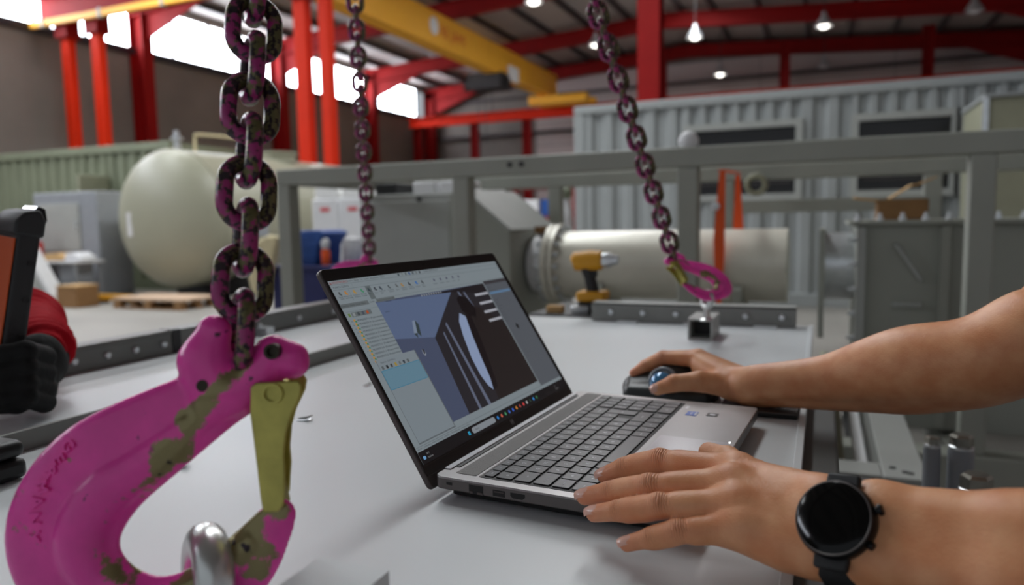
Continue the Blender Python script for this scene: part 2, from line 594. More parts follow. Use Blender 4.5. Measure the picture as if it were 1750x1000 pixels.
# free-standing crane support columns in a row and the runway girder over them
YR = 12.2
for x, w, lab in ((-16.42, .28, 'leftmost orange-red column of the pair standing behind the green container'),
                  (-15.42, .28, 'second orange-red column from the left, behind the green container'),
                  (-9.63, .32, 'wide orange-red column just right of the big chain'),
                  (-9.06, .25, 'slimmer orange-red column next to the thin middle chain')):
    t = thing('support_column', lab, 'column', (x, YR, 0), group='orange-red support columns')
    MB().box2((x - w / 2, YR - .1, .03), (x + w / 2, YR + .1, 5.55)).build('shaft', 'red_bright', t, bevel=.03)
    MB().box2((x - w / 2 - .1, YR - .28, 0), (x + w / 2 + .1, YR + .28, .03)).build('base_plate', 'red_bright', t)
t = thing('support_column', 'tall dark red I-section column behind the grey container', 'column', (-2.65, YR, 0), group='orange-red support columns')
ibeam(MB(), (-2.65, YR, .03), (-2.65, YR, 8.0), .36, .36, (0, 1, 0)).build('shaft', 'red_paint', t)
MB().box2((-2.95, YR - .3, 0), (-2.35, YR + .3, .03)).build('base_plate', 'red_paint', t)
t = thing('runway_girder', 'dark red runway girder with yellow edge at the upper left', 'girder', (-17.3, YR, 5.9))
ibeam(MB(), (-17.3, YR, 6.28), (-8.6, YR, 6.28), .4, .62).build('girder', 'red_paint', t)
MB().box2((-17.3, YR - .3, 5.83), (-8.6, YR - .2, 5.97)).build('busbar', 'crane_yellow', t)
for i in range(5):
    MB().box2((-16.9 + i * 1.9, YR - .32, 5.8), (-16.8 + i * 1.9, YR - .19, 6.0)).build('busbar_clip', 'skid_paint', t)
for x in (-16.42, -15.42, -9.62, -9.06):
    MB().box2((x - .2, YR - .18, 5.55), (x + .2, YR + .18, 5.97)).build('bracket', 'red_paint', t)

# travelling crane
t = thing('bridge_crane', 'yellow overhead crane girder running toward the end wall', 'crane', (-10.2, 18, 6.0))
MB().box2((-10.45, 12.6, 6.0), (-9.95, 28.4, 6.9)).build('girder', 'crane_yellow', t, bevel=.02)
MB().box2((-10.75, 27.2, 5.62), (-8.4, 27.75, 5.95)).build('end_carriage', 'crane_yellow', t, bevel=.03)
MB().box2((-10.75, 28.5, 5.72), (-8.4, 28.75, 5.95)).build('end_carriage', 'crane_yellow', t, bevel=.03)
h = MB(); h.box2((-11.1, 22.6, 5.55), (-9.9, 23.5, 6.05)); h.cyl((-11.4, 23.05, 5.75), (-9.8, 23.05, 5.75), .2)
hh = h.build('hoist', 'dark_machine', t)
MB().box2((-9.92, 23.2, 5.85), (-9.8, 24.0, 6.35)).build('hoist_box', 'logo_white', t, bevel=.03)
MB().lathe([(.24, 0), (.24, .02)], (-9.94, 18.2, 6.48), (1, 0, 0)).build('logo_disc', 'logo_white', t)
v, f = text_mesh('RE JAMI', .46, 'LEFT')
MB().add([(-9.945, 18.6 + p[0], 6.43 + p[1]) for p in v], f).build('lettering', 'logo_red', t)
for k in range(3):
    MB().cyl((-10.9 + .25 * k, 23.0, 2.8 + k), (-10.9 + .25 * k, 23.0, 5.6), .015, 6).build('hoist_cable', 'dark_machine', t)

t = thing('runway_beam', 'long red crane runway beam along the end wall', 'girder', (-5, 29, 5.5))
ibeam(MB(), (-17.2, 29, 5.55), (XR, 29, 5.55), .35, .42).build('beam', 'red_bright', t)
for x in (-16.9, -14.05, -11.6, -5.9, -1.4, 3.2):
    ibeam(MB(), (x, 29.2, 0), (x, 29.2, 5.35 if x < -6 else 7.5), .3, .35, (1, 0, 0)).build('post', 'red_paint', t)

# hanging high-bay lamps
for x, y, z, lit, lab in ((-7.24, 24.67, 7.0, 1, 'lit high-bay lamp right of the crane girder, lower of the two near it'),
                     (-3.8, 23.9, 6.7, 1, 'bright high-bay lamp just right of the tall red column'),
                     (-7.36, 19.16, 7.0, 1, 'lit high-bay lamp cut by the top edge above the crane girder'),
                     (-.09, 24.3, 6.7, 1, 'small lit high-bay lamp above the middle of the grey container'),
                     (-3.75, 29.6, 6.55, 1, 'faint far high-bay lamp against the end wall'),
                     (3.78, 24.5, 6.7, 0, 'unlit high-bay lamp at the upper right'),
                     (-.083, 29.9, 6.55, 0, 'unlit far high-bay lamp right of the faint lit one')):
    t = thing('highbay_lamp', lab, 'lamp', (x, y, z), group='high-bay lamps under the roof')
    MB().lathe([(.06, .42), (.08, .3), (.22, .1), (.25, 0), (.235, 0), (.2, .1), (.05, .28)], (x, y, z), n=20).build('shade', 'lamp_shade', t, smooth=True)
    MB().cyl((x, y, z + .4), (x, y, roof_z(x) - .02), .012, 6).build('rod', 'dark_machine', t)
    MB().ell((x, y, z + .06), .15, .15, .12).build('bulb', 'lamp_light' if lit else 'white_plastic', t, smooth=True)
# ------------------------------------------------------------------ corrugated containers
def corrugated(m, x0, x1, y, z0, z1, p=.28, d=.05):
    """trapezoidal sheet facing -y"""
    prof = []
    x = x0
    while x < x1 - 1e-6:
        for fx, dd in ((0, 0), (.35, 0), (.5, d), (.85, d)):
            xx = x + p * fx
            if xx < x1:
                prof.append((xx, y + dd))
        x += p
    prof.append((x1, y))
    n = len(prof)
    vs = [(a, b, z0) for a, b in prof] + [(a, b, z1) for a, b in prof] + [(x1, y + d + .03, z0), (x0, y + d + .03, z0), (x1, y + d + .03, z1), (x0, y + d + .03, z1)]
    fs = [(i, i + 1, n + i + 1, n + i) for i in range(n - 1)]
    fs += [(2 * n, 2 * n + 1, 2 * n + 3, 2 * n + 2), (n - 1, 2 * n, 2 * n + 2, 2 * n - 1), (2 * n + 1, 0, n, 2 * n + 3)]
    return m.add(vs, fs)

YC = 9.5
t = thing('shipping_container', 'grey corrugated container with dark window openings behind the skid', 'container', (1.5, YC + 1.2, 0))
G = 'container_grey'
x0, x1 = -3.1, 6.0
MB().box2((x0, YC, 0), (x0 + .14, YC + .14, 2.6)).build('corner_post', G, t, bevel=.01)
MB().box2((x1 - .14, YC, 0), (x1, YC + .14, 2.6)).build('corner_post', G, t, bevel=.01)
MB().box2((x0, YC - .01, 2.5), (x1, YC + .1, 2.6)).build('top_rail', G, t, bevel=.01)
MB().box2((x0, YC - .01, 0), (x1, YC + .1, .16)).build('bottom_rail', G, t, bevel=.01)
MB().box2((x0, YC + .12, .1), (x1, YC + 2.4, 2.58)).build('body', 'dark_glass', t)
MB().box2((x0 - .004, YC + .1, .1), (x0 + .05, YC + 2.4, 2.6)).build('end_wall', G, t)
MB().box2((x0, YC + .1, 2.56), (x1, YC + 2.4, 2.62)).build('roof', G, t)
wins = [(-1.57, -.32), (.36, 1.3), (1.42, 2.5), (3.2, 4.6)]
segs = [(x0 + .14, -1.65), (-.24, .28), (2.58, 3.12), (4.68, x1 - .14)]
for a, b in segs:
    corrugated(MB(), a, b, YC + .02, .16, 2.5).build('corrugated_panel', G, t)
for a, b in wins:
    corrugated(MB(), a - .08, b + .08, YC + .02, 2.22 if a < 0 else 2.26, 2.5, .2).build('corrugated_panel', G, t)
    corrugated(MB(), a - .08, b + .08, YC + .02, .16, 1.3).build('corrugated_panel', G, t)
    fr = MB()
    for p, q in (((a - .08, 1.3), (a, 2.26)), ((b, 1.3), (b + .08, 2.26)), ((a, 2.18), (b, 2.26)), ((a, 1.3), (b, 1.38))):
        fr.box2((p[0], YC - .02, p[1]), (q[0], YC + .1, q[1]))
    w = fr.build('window', 'skid_light', t)
    MB().box2((a, YC + .07, 1.38), (b, YC + .09, 2.18)).build('pane', 'dark_glass', w)
    for zz in range(3):
        MB().box2((a + .05, YC + .05, 1.5 + .22 * zz), (b - .05, YC + .068, 1.52 + .22 * zz)).build('louvre', 'purlin_steel', w)
# beige cabin wall standing in front of the container, at the right edge
t = thing('beige_cabin', 'beige panel cabin at the right edge before the grey container', 'cabin', (2.6, 8.6, 0))
MB().box2((1.36, 8.0, 0), (3.6, 9.2, 2.15)).build('body', 'cab_beige', t, bevel=.02)
MB().box2((1.34, 7.97, 2.15), (3.65, 9.23, 2.18)).build('roof_edge', 'container_grey', t)
MB().box2((1.335, 7.985, 0), (1.38, 8.03, 2.15)).build('corner_trim', 'zinc', t)

t = thing('site_container', 'green-grey corrugated container at the far left behind the tank', 'container', (-14, YC + 1.2, 0))
G = 'container_green'
x0, x1 = -16.9, -10.45
MB().box2((x0, YC + .12, .1), (x1, YC + 2.3, 2.58)).build('body', G, t)
MB().box2((x0, YC - .01, 2.46), (x1, YC + .1, 2.6)).build('top_rail', G, t, bevel=.01)
MB().box2((x0, YC - .01, 0), (x1, YC + .1, .16)).build('bottom_rail', G, t)
MB().box2((x1 - .12, YC, 0), (x1, YC + .12, 2.6)).build('corner_post', G, t)
corrugated(MB(), x0, -12.75, YC + .02, .16, 2.46).build('corrugated_panel', G, t)
corrugated(MB(), -12.0, x1 - .12, YC + .02, .16, 2.46).build('corrugated_panel', G, t)
corrugated(MB(), -12.75, -12.0, YC + .02, 2.1, 2.46).build('corrugated_panel', G, t)
dr = MB()
for p, q in (((-12.75, .16), (-12.68, 2.1)), ((-12.07, .16), (-12.0, 2.1)), ((-12.68, 2.04), (-12.07, 2.1))):
    dr.box2((p[0], YC - .02, p[1]), (q[0], YC + .08, q[1]))
d = dr.build('door_frame', 'container_green', t)
MB().box2((-12.68, YC + .06, .16), (-12.07, YC + .08, 2.04)).build('door_leaf', 'dark_glass', d)
MB().box2((-12.0, YC - .62, .18), (-11.95, YC - .03, 2.05)).build('open_door', 'cab_beige', t, bevel=.008)

# ------------------------------------------------------------------ big cream tank, lying toward the end wall
t = thing('storage_tank', 'large cream cylindrical tank with domed end lying on saddles', 'tank', (-9.1, 10, 0))
cx, cz, r, y0 = -9.13, 1.235, 1.045, 8.2
prof = [(0.0, -.34), (.3, -.325), (.6, -.27), (.85, -.16), (.98, -.06), (r, .05)]
MB().lathe(prof + [(r, .12), (r, 4.6), (.98, 4.75), (.6, 4.9), (0, 4.95)], (cx, y0, cz), (0, 1, 0), 48).build('shell', 'tank_cream', t, smooth=True)
for yy in (.1, 2.4, 4.5):
    MB().lathe([(r, yy), (r + .012, yy), (r + .012, yy + .04), (r, yy + .04)], (cx, y0, cz), (0, 1, 0), 48).build('weld_band', 'tank_cream', t)
for yy in (y0 + .9, y0 + 3.7):
    MB().prism([(-.8, 0), (.8, 0), (.72, .45), (.4, .28), (0, .22), (-.4, .28), (-.72, .45)], (cx, yy, 0), (1, 0, 0), (0, 0, 1), (0, 1, 0), -.1, .1).build('saddle', 'dark_machine', t)
zt = cz + r
MB().tube(spline([(cx + .05, y0 + .55, zt - .02), (cx + .05, y0 + .56, zt + .2), (cx + .1, y0 + .62, zt + .26), (cx + .12, y0 + 1.55, zt + .28), (cx + .12, y0 + 1.68, zt + .22), (cx + .12, y0 + 1.7, zt - .02)], 6), .022, 8).build('handrail', 'cream_cloth', t, smooth=True)
MB().lathe([(.05, -.05), (.05, .16), (.09, .16), (.09, .2), (.04, .2), (.04, .3)], (cx - .05, y0 + .3, zt), n=14).build('nozzle', 'zinc', t, smooth=True)
MB().lathe([(.3, -.05), (.3, .08), (.34, .08), (.34, .12), (0, .14)], (cx + .1, y0 + 2.4, zt), n=24).build('manhole', 'tank_cream', t, smooth=True)
MB().box2((cx - .52, y0 - .3, cz - .26), (cx - .42, y0 - .15, cz + .1)).build('document_holder', 'white_plastic', t)
nb = MB(); nb.box2((cx + r - .02, y0 + .55, cz - .3), (cx + r + .12, y0 + .85, cz - .02))
nb.build('valve_box', 'grey_cabinet', t, bevel=.01)

# ------------------------------------------------------------------ the grey equipment skid beyond the panel
t = thing('equipment_skid', 'grey square-tube skid frame standing behind the white panel', 'frame', (-.5, 3.6, 0))
S, q = 'skid_paint', .04
PX = [-2.506, -1.505, -.497, .505, 1.505, 2.5]
ZT = 1.38
for yy in (3.0, 4.25):
    for x in PX:
        MB().box2((x - q, yy - q, .24), (x + q, yy + q, ZT - .08)).build('post', S, t, bevel=.006)
    MB().box2((PX[0] - q, yy - q, ZT - .08), (PX[-1] + q, yy + q, ZT)).build('top_rail', S, t, bevel=.008, seg=3)
    MB().box2((PX[0] - q, yy - .06, .06), (PX[-1] + q, yy + .06, .24)).build('base_beam', S, t, bevel=.006)
for x in (PX[0], PX[-1]):
    MB().box2((x - q, 3.04, ZT - .08), (x + q, 4.21, ZT)).build('cross_rail', S, t, bevel=.006)
for x in PX:
    MB().box2((x - .05, 3.06, .08), (x + .05, 4.19, .22)).build('cross_beam', S, t)
MB().box2((-.457, 4.21, 1.12), (.465, 4.29, 1.19)).build('mid_rail', S, t, bevel=.005)
for x in (-2.2, -.9, .2, 1.1):
    MB().box2((x - .08, 2.95, .0), (x + .08, 4.3, .06)).build('foot_pad', 'dark_machine', t)
for i in range(2):
    MB().cyl((-1.26 + i * .055, 2.955, 1.345), (-1.26 + i * .055, 2.963, 1.345), .012, 10).build('hole_plug', 'dark_machine', t)

t = thing('control_cabinet', 'flat grey steel cabinet in the left bay of the skid', 'cabinet', (-2.1, 3.85, .24))
MB().box2((-2.42, 3.5, .24), (-1.78, 4.1, 1.26)).build('body', 'skid_light', t, bevel=.008)
MB().box2((-2.4, 3.482, .28), (-1.84, 3.5, 1.22)).build('door', 'skid_light', t, bevel=.004)
MB().cyl((-2.02, 3.484, 1.23), (-2.02, 3.47, 1.23), .014, 10).build('lock', 'dark_machine', t)
for x in (-2.3, -2.05, -1.88):
    MB().box2((x - .08, 3.6, 1.26), (x + .06, 3.85, 1.33)).build('gland_box', 'white_plastic' if x > -2.2 else 'dark_machine', t, bevel=.01)

t = thing('duct_hood', 'grey duct hood with a slanted top joining the round pipe', 'duct', (-1.52, 3.55, .24))
MB().prism([(-1.74, .24), (-1.41, .24), (-1.41, 1.05), (-1.655, 1.25), (-1.74, 1.25)], (0, 3.3, 0), (1, 0, 0), (0, 0, 1), (0, 1, 0), 0, .62).build('shell', 'skid_paint', t, bevel=.004)
MB().prism([(-1.655, 1.253), (-1.41, 1.053), (-1.395, 1.06), (-1.65, 1.268)], (0, 3.28, 0), (1, 0, 0), (0, 0, 1), (0, 1, 0), 0, .66).build('slanted_lid', 'skid_light', t)
MB().box2((-1.71, 3.284, .26), (-1.685, 3.3, 1.23)).build('seam_strip', 'skid_light', t)

PY, PZ = 3.6, .872
t = thing('process_pipe', 'wide pale steel pipe lying through the skid with a bolted joint', 'pipe', (-.8, PY, .5))
MB().lathe([(.16, 0), (.172, .01), (.172, 1.10), (.16, 1.10)], (-1.245, PY, PZ), (1, 0, 0), 48).build('barrel', 'pipe_steel', t, smooth=True)
MB().lathe([(.10, 0), (.14, .0), (.168, .06), (.172, .10)], (-1.395, PY, PZ), (1, 0, 0), 48).build('inlet_cone', 'white_plastic', t, smooth=True)
for xx in (-1.297, -1.262):
    MB().lathe([(.15, 0), (.208, 0), (.208, .028), (.15, .028)], (xx, PY, PZ), (1, 0, 0), 48).build('flange', 'pipe_steel', t, bevel=.003)
src = None
bolt = MB(); bolt.lathe([(.0, -.03), (.013, -.03), (.015, -.012), (.015, 0), (.009, 0), (.009, .075), (.015, .075), (.015, .09), (0, .09)], (0, 0, 0), (1, 0, 0), 6)
bproto = bolt.build('bolt', 'zinc', t, world=False)
bproto.location = Vector((-1.30, PY, PZ + .19)) - Vector(t['_o'])
for i in range(1, 20):
    a = 2 * PI * i / 20
    inst(bproto, t, Vector((-1.30, PY + .19 * math.sin(a), PZ + .19 * math.cos(a))) - Vector(t['_o']))
MB().box2((-1.34, PY - .15, PZ + .165), (-1.30, PY - .05, PZ + .20)).build('clamp_tag', 'brown_board', t)
for xx in (-1.0, -.35):
    MB().prism([(-.2, -.64), (.2, -.64), (.2, -.1), (.16, -.08), (.1, -.15), (0, -.174), (-.1, -.15), (-.16, -.08), (-.2, -.1)], (xx, PY, PZ), (0, 1, 0), (0, 0, 1), (1, 0, 0), -.02, .02).build('cradle', 'skid_paint', t)
t = thing('pipe_spool', 'short dark flanged pipe piece beside the bolted box', 'pipe', (.05, PY, .7))
MB().lathe([(.12, 0), (.165, 0), (.165, .025), (.15, .025), (.15, .14), (.12, .14)], (-.01, PY, PZ), (1, 0, 0), 40).build('barrel', 'zinc', t, smooth=True)
MB().box2((-.012, PY - .2, PZ - .3), (.012, PY + .2, PZ + .17)).build('end_plate', 'skid_paint', t)

t = thing('bolted_box', 'dark grey bolted steel box with ribs under the cardboard carton', 'box', (.4, 3.6, .24))
MB().box2((.13, 3.28, .24), (.93, 3.95, 1.06)).build('body', 'skid_paint', t, bevel=.004)
for x in (.145, .44, .915):
    MB().box2((x - .016, 3.25, .26), (x + .016, 3.28, 1.05)).build('rib', 'skid_light' if x < .2 else 'skid_paint', t)  # leftmost rib gets a lighter colour to show the box's lit edge
MB().box2((.1, 3.24, 1.06), (.96, 3.98, 1.075)).build('top_flange', 'skid_paint', t)
for i in range(11):
    MB().lathe([(.013, 0), (.013, .014), (.007, .014), (.007, .03), (0, .03)], (.13 + i * .08, 3.262, 1.075), n=6).build('bolt', 'zinc', t)
for i in range(7):
    MB().lathe([(.013, 0), (.013, .014), (.007, .014), (.007, .03), (0, .03)], (.128, 3.26, .4 + i * .1), (-1, 0, 0), 6).build('bolt', 'zinc', t)
for k, zz in enumerate((.98, .74, .6)):
    MB().tube([(.27, 3.28, zz), (.27, 3.25, zz), (.36, 3.25, zz - (.14 if k == 0 else 0)), (.36, 3.28, zz - (.14 if k == 0 else 0))], .008, 8).build('handle', 'skid_light', t, smooth=True)

# open cardboard carton on the box
t = thing('cardboard_carton', 'open cardboard carton with a raised flap on the bolted box', 'carton', (.3, 3.5, 1.075))
cb = MB()
for a, b in (((.21, 3.36, 1.085), (.39, 3.365, 1.16)), ((.21, 3.58, 1.085), (.39, 3.585, 1.16)), ((.21, 3.36, 1.085), (.215, 3.585, 1.16)), ((.385, 3.36, 1.085), (.39, 3.585, 1.16)), ((.21, 3.36, 1.077), (.39, 3.585, 1.085))):
    cb.box2(a, b)
cb.build('tray', 'brown_board', t)
MB().prism([(.205, 1.155), (.25, 1.165), (.335, 1.222), (.36, 1.218), (.335, 1.215), (.25, 1.158)], (0, 3.36, 0), (1, 0, 0), (0, 0, 1), (0, 1, 0), 0, .22).build('flap', 'cardboard', t)
MB().prism([(.335, 1.216), (.345, 1.21), (.42, 1.245), (.42, 1.25)], (0, 3.38, 0), (1, 0, 0), (0, 0, 1), (0, 1, 0), 0, .18).build('flap', 'cardboard', t)
MB().prism([(.21, 1.16), (.21, 1.155), (.12, 1.168), (.12, 1.175)], (0, 3.38, 0), (1, 0, 0), (0, 0, 1), (0, 1, 0), 0, .18).build('flap', 'cardboard', t)

# orange lashing strap over the pipe
t = thing('lashing_strap', 'orange lashing strap hanging from the rear rail round the pipe', 'strap', (-.45, 3.6, .9))
MB().prism([(-.43, 1.31), (-.405, 1.31), (-.405, .95), (-.42, .66), (-.44, .66), (-.455, 1.0)], (0, PY - .19, 0), (1, 0, 0), (0, 0, 1), (0, 1, 0), -.002, .002).build('front_strip', 'orange_web', t)
MB().prism([(-.385, 1.3), (-.365, 1.3), (-.345, 1.03), (-.395, 1.03)], (0, PY + .04, 0), (1, 0, 0), (0, 0, 1), (0, 1, 0), -.002, .002).build('rear_strip', 'orange_web', t)
MB().prism([(-.44, 0), (-.40, 0), (-.36, .24), (-.4, .24)], (0, PY - .19, 1.31), (1, 0, 0), (0, 1, 0), (0, 0, 1), -.002, .002).build('top_strip', 'orange_web', t)
MB().lathe([(.012, 0), (.02, .006), (.02, .012), (0, .014)], (-.447, PY - .195, 1.15), (0, -1, 0), 12).build('rivet', 'zinc', t)
t = thing('cable_roll', 'pale coil of cable hung on the rear rail beside the strap', 'cable coil', (-.3, 3.95, 1.28))
for k in range(4):
    MB().torus((-.33, 4.09 + k * .02, 1.27), .045, .014, (0, 1, .1), 24, 8).build('loop', 'cab_beige', t, smooth=True)
# ------------------------------------------------------------------ things standing along the left of the hall
t = thing('tool_cabinet', 'grey sheet-metal cabinet before the green container', 'cabinet', (-11.35, 8.45, 0))
MB().box2((-12.1, 8.15, 0), (-10.6, 8.75, 1.7)).build('carcass', 'grey_cabinet', t, bevel=.02)
MB().box2((-11.95, 8.13, .75), (-11.0, 8.15, 1.52)).build('door', 'skid_light', t, bevel=.01)
MB().box2((-12.05, 8.135, .05), (-10.85, 8.15, .66)).build('kick_panel', 'dark_machine', t)
MB().cyl((-11.07, 8.12, 1.1), (-11.07, 8.12, 1.25), .015, 8).build('handle', 'zinc', t)

t = thing('work_table', 'white-topped work table left of the cream tank', 'table', (-10.8, 7.75, 0))
MB().box2((-11.35, 7.5, .585), (-10.3, 8.0, .62)).build('tabletop', 'white_plastic', t, bevel=.006)
for x in (-11.3, -10.36):
    for y in (7.54, 7.94):
        MB().box2((x - .025, y - .025, 0), (x + .025, y + .025, .585)).build('leg', 'grey_cabinet', t)
MB().box2((-10.75, 7.56, .06), (-10.45, 7.9, .585)).build('drawer_unit', 'grey_cabinet', t, bevel=.01)
tag(MB().prism([(-11.2, .62), (-10.75, .62), (-10.7, .66), (-10.85, .74), (-11.15, .72)], (0, 7.6, 0), (1, 0, 0), (0, 0, 1), (0, 1, 0), 0, .3).build('paper_sack', 'cardboard', bevel=.02), 'tan paper sack lying on the white work table', 'sack')
tag(MB().prism([(-10.72, .62), (-10.32, .62), (-10.35, .68), (-10.5, .75), (-10.68, .74)], (0, 7.62, 0), (1, 0, 0), (0, 0, 1), (0, 1, 0), 0, .28).build('white_bundle', 'white_plastic', bevel=.02), 'crumpled white bundle beside the paper sack', 'bundle')
t = thing('red_container', 'red container with a white cap left behind the work table', 'container', (-11.75, 7.7, 0))
MB().box2((-11.95, 7.55, 0), (-11.45, 7.85, .92)).build('body', 'red_thing', t, bevel=.05)
MB().lathe([(.06, .92), (.06, .98), (.1, 1.0), (.1, 1.1), (.03, 1.14)], (-11.7, 7.7, 0)).build('cap', 'white_plastic', t, smooth=True)
t = thing('slanted_panel', 'grey steel panel with a pale slanting edge on the floor', 'panel', (-11.4, 7.2, 0))
MB().prism([(-11.5, 0), (-10.05, 0), (-10.75, .98), (-11.15, .98)], (0, 7.0, 0), (1, 0, 0), (0, 0, 1), (0, 1, 0), 0, .08).build('plate', 'skid_light', t)
MB().prism([(-10.05, 0), (-9.97, 0), (-10.7, 1.02), (-10.75, .98)], (0, 6.95, 0), (1, 0, 0), (0, 0, 1), (0, 1, 0), 0, .2).build('edge_flange', 'white_plastic', t)
t = thing('floor_carton', 'brown cardboard box on the floor by the tank', 'carton', (-9.85, 7.05, 0))
MB().box2((-9.98, 6.95, 0), (-9.58, 7.3, .3)).build('box_body', 'brown_board', t, bevel=.006)
MB().box2((-9.99, 6.94, .295), (-9.79, 7.31, .31)).build('flap', 'cardboard', t)
MB().box2((-9.79, 6.94, .295), (-9.57, 7.31, .31)).build('flap', 'cardboard', t)
t = thing('timber_plank', 'yellow plank on the floor under the tank end', 'plank', (-9.5, 7.55, 0))
MB().box2((-9.95, 7.5, .05), (-9.2, 7.62, .13)).build('board', 'yellow_tool', t, bevel=.006)
for x in (-9.85, -9.3):
    MB().box2((x - .04, 7.48, 0), (x + .04, 7.64, .05)).build('spacer', 'dark_machine', t)
t = thing('wooden_pallet', 'low pallet with a pale pinkish board before the tank', 'pallet', (-8.4, 7.4, 0))
MB().box2((-9.05, 7.1, .12), (-7.75, 7.75, .15)).build('deck_board', 'pallet_wood', t)
for x in (-8.98, -8.4, -7.85):
    for y in (7.15, 7.42, 7.68):
        MB().box2((x - .06, y - .05, .02), (x + .06, y + .05, .12)).build('block', 'brown_board', t)
for y in (7.15, 7.42, 7.68):
    MB().box2((-9.05, y - .05, 0), (-7.78, y + .05, .02)).build('runner', 'brown_board', t)

# ------------------------------------------------------------------ navy bench with things on it, left of the skid
t = thing('navy_bench', 'navy blue bench cabinet behind the bolted rail', 'bench', (-3.4, 4.6, 0))
MB().box2((-3.78, 4.3, .05), (-2.75, 4.9, .78)).build('carcass', 'navy', t, bevel=.01)
MB().box2((-3.8, 4.28, .78), (-2.72, 4.92, .805)).build('worktop', 'navy', t, bevel=.006)
MB().box2((-3.76, 4.33, 0), (-2.77, 4.87, .05)).build('plinth', 'dark_machine', t)
for i in range(2):
    MB().box2((-3.74 + i * .5, 4.285, .1), (-3.28 + i * .5, 4.3, .74)).build('door', 'navy', t, bevel=.004)
t = thing('parts_bin', 'bright blue plastic bin standing on the navy bench', 'bin', (-3.5, 4.45, .805))
MB().prism([(-3.62, .805), (-3.42, .805), (-3.4, .95), (-3.33, 1.04), (-3.38, 1.06), (-3.62, 1.06)], (0, 4.36, 0), (1, 0, 0), (0, 0, 1), (0, 1, 0), 0, .3).build('shell', 'blue_bin', t, bevel=.01)
for k in range(3):
    MB().box2((-3.615, 4.35, .86 + k * .07), (-3.44, 4.36, .875 + k * .07)).build('rib', 'blue_bin', t)
tag(MB().prism([(-3.9, .62), (-3.8, .55), (-3.66, .9), (-3.63, 1.02), (-3.72, 1.03), (-3.86, .98), (-3.95, .9)], (0, 4.2, 0), (1, 0, 0), (0, 0, 1), (0, 1, 0), 0, .07).build('cream_rag', 'cream_cloth', bevel=.02), 'cream rag hanging over the left end of the navy bench', 'rag')
t = thing('spray_can', 'orange and white spray can beside the blue bin', 'can', (-3.3, 4.4, .805))
MB().lathe([(.03, 0), (.032, .01), (.032, .1), (.02, .12)], (-3.34, 4.38, .805), n=16).build('body', 'orange_web', t, smooth=True)
MB().lathe([(.022, .12), (.03, .13), (.03, .17), (.02, .19), (0, .2)], (-3.34, 4.38, .805), n=16).build('cap', 'white_plastic', t, smooth=True)
for k, (x, y, rr, hh, m_, lab) in enumerate(((-3.22, 4.55, .075, .19, 'white_plastic', 'squat white bucket on the navy bench'),
                                         (-3.0, 4.6, .02, .34, 'skid_light', 'thin grey rod standing on the navy bench'))):
    tag(MB().lathe([(rr * .8, 0), (rr, .02), (rr, hh * .8), (rr * .9, hh), (0, hh + .01)], (x, y, .805), n=18).build('bucket' if k == 0 else 'steel_rod', m_, smooth=True), lab, 'bucket' if k == 0 else 'rod')
tag(MB().ell((-2.93, 4.5, .985), .075, .05, .18, Matrix.Rotation(.35, 3, 'Y')).build('wrapped_roll', 'white_plastic', smooth=True), 'upright white wrapped roll at the right end of the navy bench', 'roll')
t = thing('metal_offcuts', 'flat heap of bright offcuts on the navy bench front', 'offcuts', (-3.1, 4.38, .805))
for i in range(8):
    a = random.random() * 3
    MB().box((-3.2 + i * .05, 4.37 + random.random() * .05, .812 + .006 * (i % 3)), (.09, .018, .006), Matrix.Rotation(a, 3, 'Z')).build('offcut', 'zinc' if i % 3 else 'dark_machine', t)

# white cabinets with red print, far behind the bench
for k, (x, lab) in enumerate(((-4.98, 'left white plastic-wrapped cabinet with red print behind the skid corner'), (-4.62, 'right white plastic-wrapped cabinet with red print behind the thin chain'))):
    t = thing('white_cabinet', lab, 'cabinet', (x, 6.8, 0), group='white wrapped cabinets')
    MB().box2((x - .175, 6.55, 0), (x + .175, 7.0, 1.38)).build('carcass', 'white_plastic', t, bevel=.02)
    MB().prism([(-.17, 0), (.17, 0), (.12, .18), (.02, .24 if k else .2), (-.15, .2)], (x, 6.58, 1.38), (1, 0, 0), (0, 0, 1), (0, 1, 0), 0, .38).build('wrapping', 'logo_white', t, bevel=.03)
    MB().box2((x - .06, 6.545, 1.24), (x + .06, 6.55, 1.285)).build('print', 'print_red', t)
t = thing('work_lamp', 'small glowing work lamp seen past the thin middle chain', 'lamp', (-4.16, 6.5, 0))
MB().cyl((-4.16, 6.56, 0), (-4.16, 6.56, 1.43), .015, 8).build('pole', 'dark_machine', t)
MB().lathe([(.2, 0), (.2, .02), (.02, .04)], (-4.16, 6.56, 0), n=16).build('base', 'dark_machine', t)
MB().lathe([(.02, .1), (.06, .06), (.062, 0), (.055, 0)], (-4.16, 6.5, 1.425), (0, -1, 0), 16).build('reflector', 'lamp_shade', t, smooth=True)
MB().ell((-4.16, 6.44, 1.425), .042, .015, .042).build('bulb', 'lamp_warm', t, smooth=True)
t = thing('workshop_machine', 'pale grey machine heads far behind the skid', 'machine', (-3.6, 7.2, 0))
MB().box2((-3.95, 7.0, 0), (-3.1, 7.8, 1.25)).build('bed', 'grey_cabinet', t, bevel=.03)
MB().prism([(-3.85, 1.25), (-3.6, 1.25), (-3.72, 1.56), (-3.95, 1.52)], (0, 7.05, 0), (1, 0, 0), (0, 0, 1), (0, 1, 0), 0, .3).build('head', 'white_plastic', t, bevel=.02)
MB().prism([(-3.45, 1.25), (-3.15, 1.25), (-3.2, 1.5), (-3.4, 1.56)], (0, 7.05, 0), (1, 0, 0), (0, 0, 1), (0, 1, 0), 0, .3).build('head', 'white_plastic', t, bevel=.02)
MB().cyl((-3.5, 7.0, 1.4), (-3.5, 7.3, 1.4), .07, 16).build('spindle', 'dark_machine', t)
t = thing('parts_rack', 'red shelving rack with boxes in front of the end wall', 'rack', (-4.0, 12.6, 0))
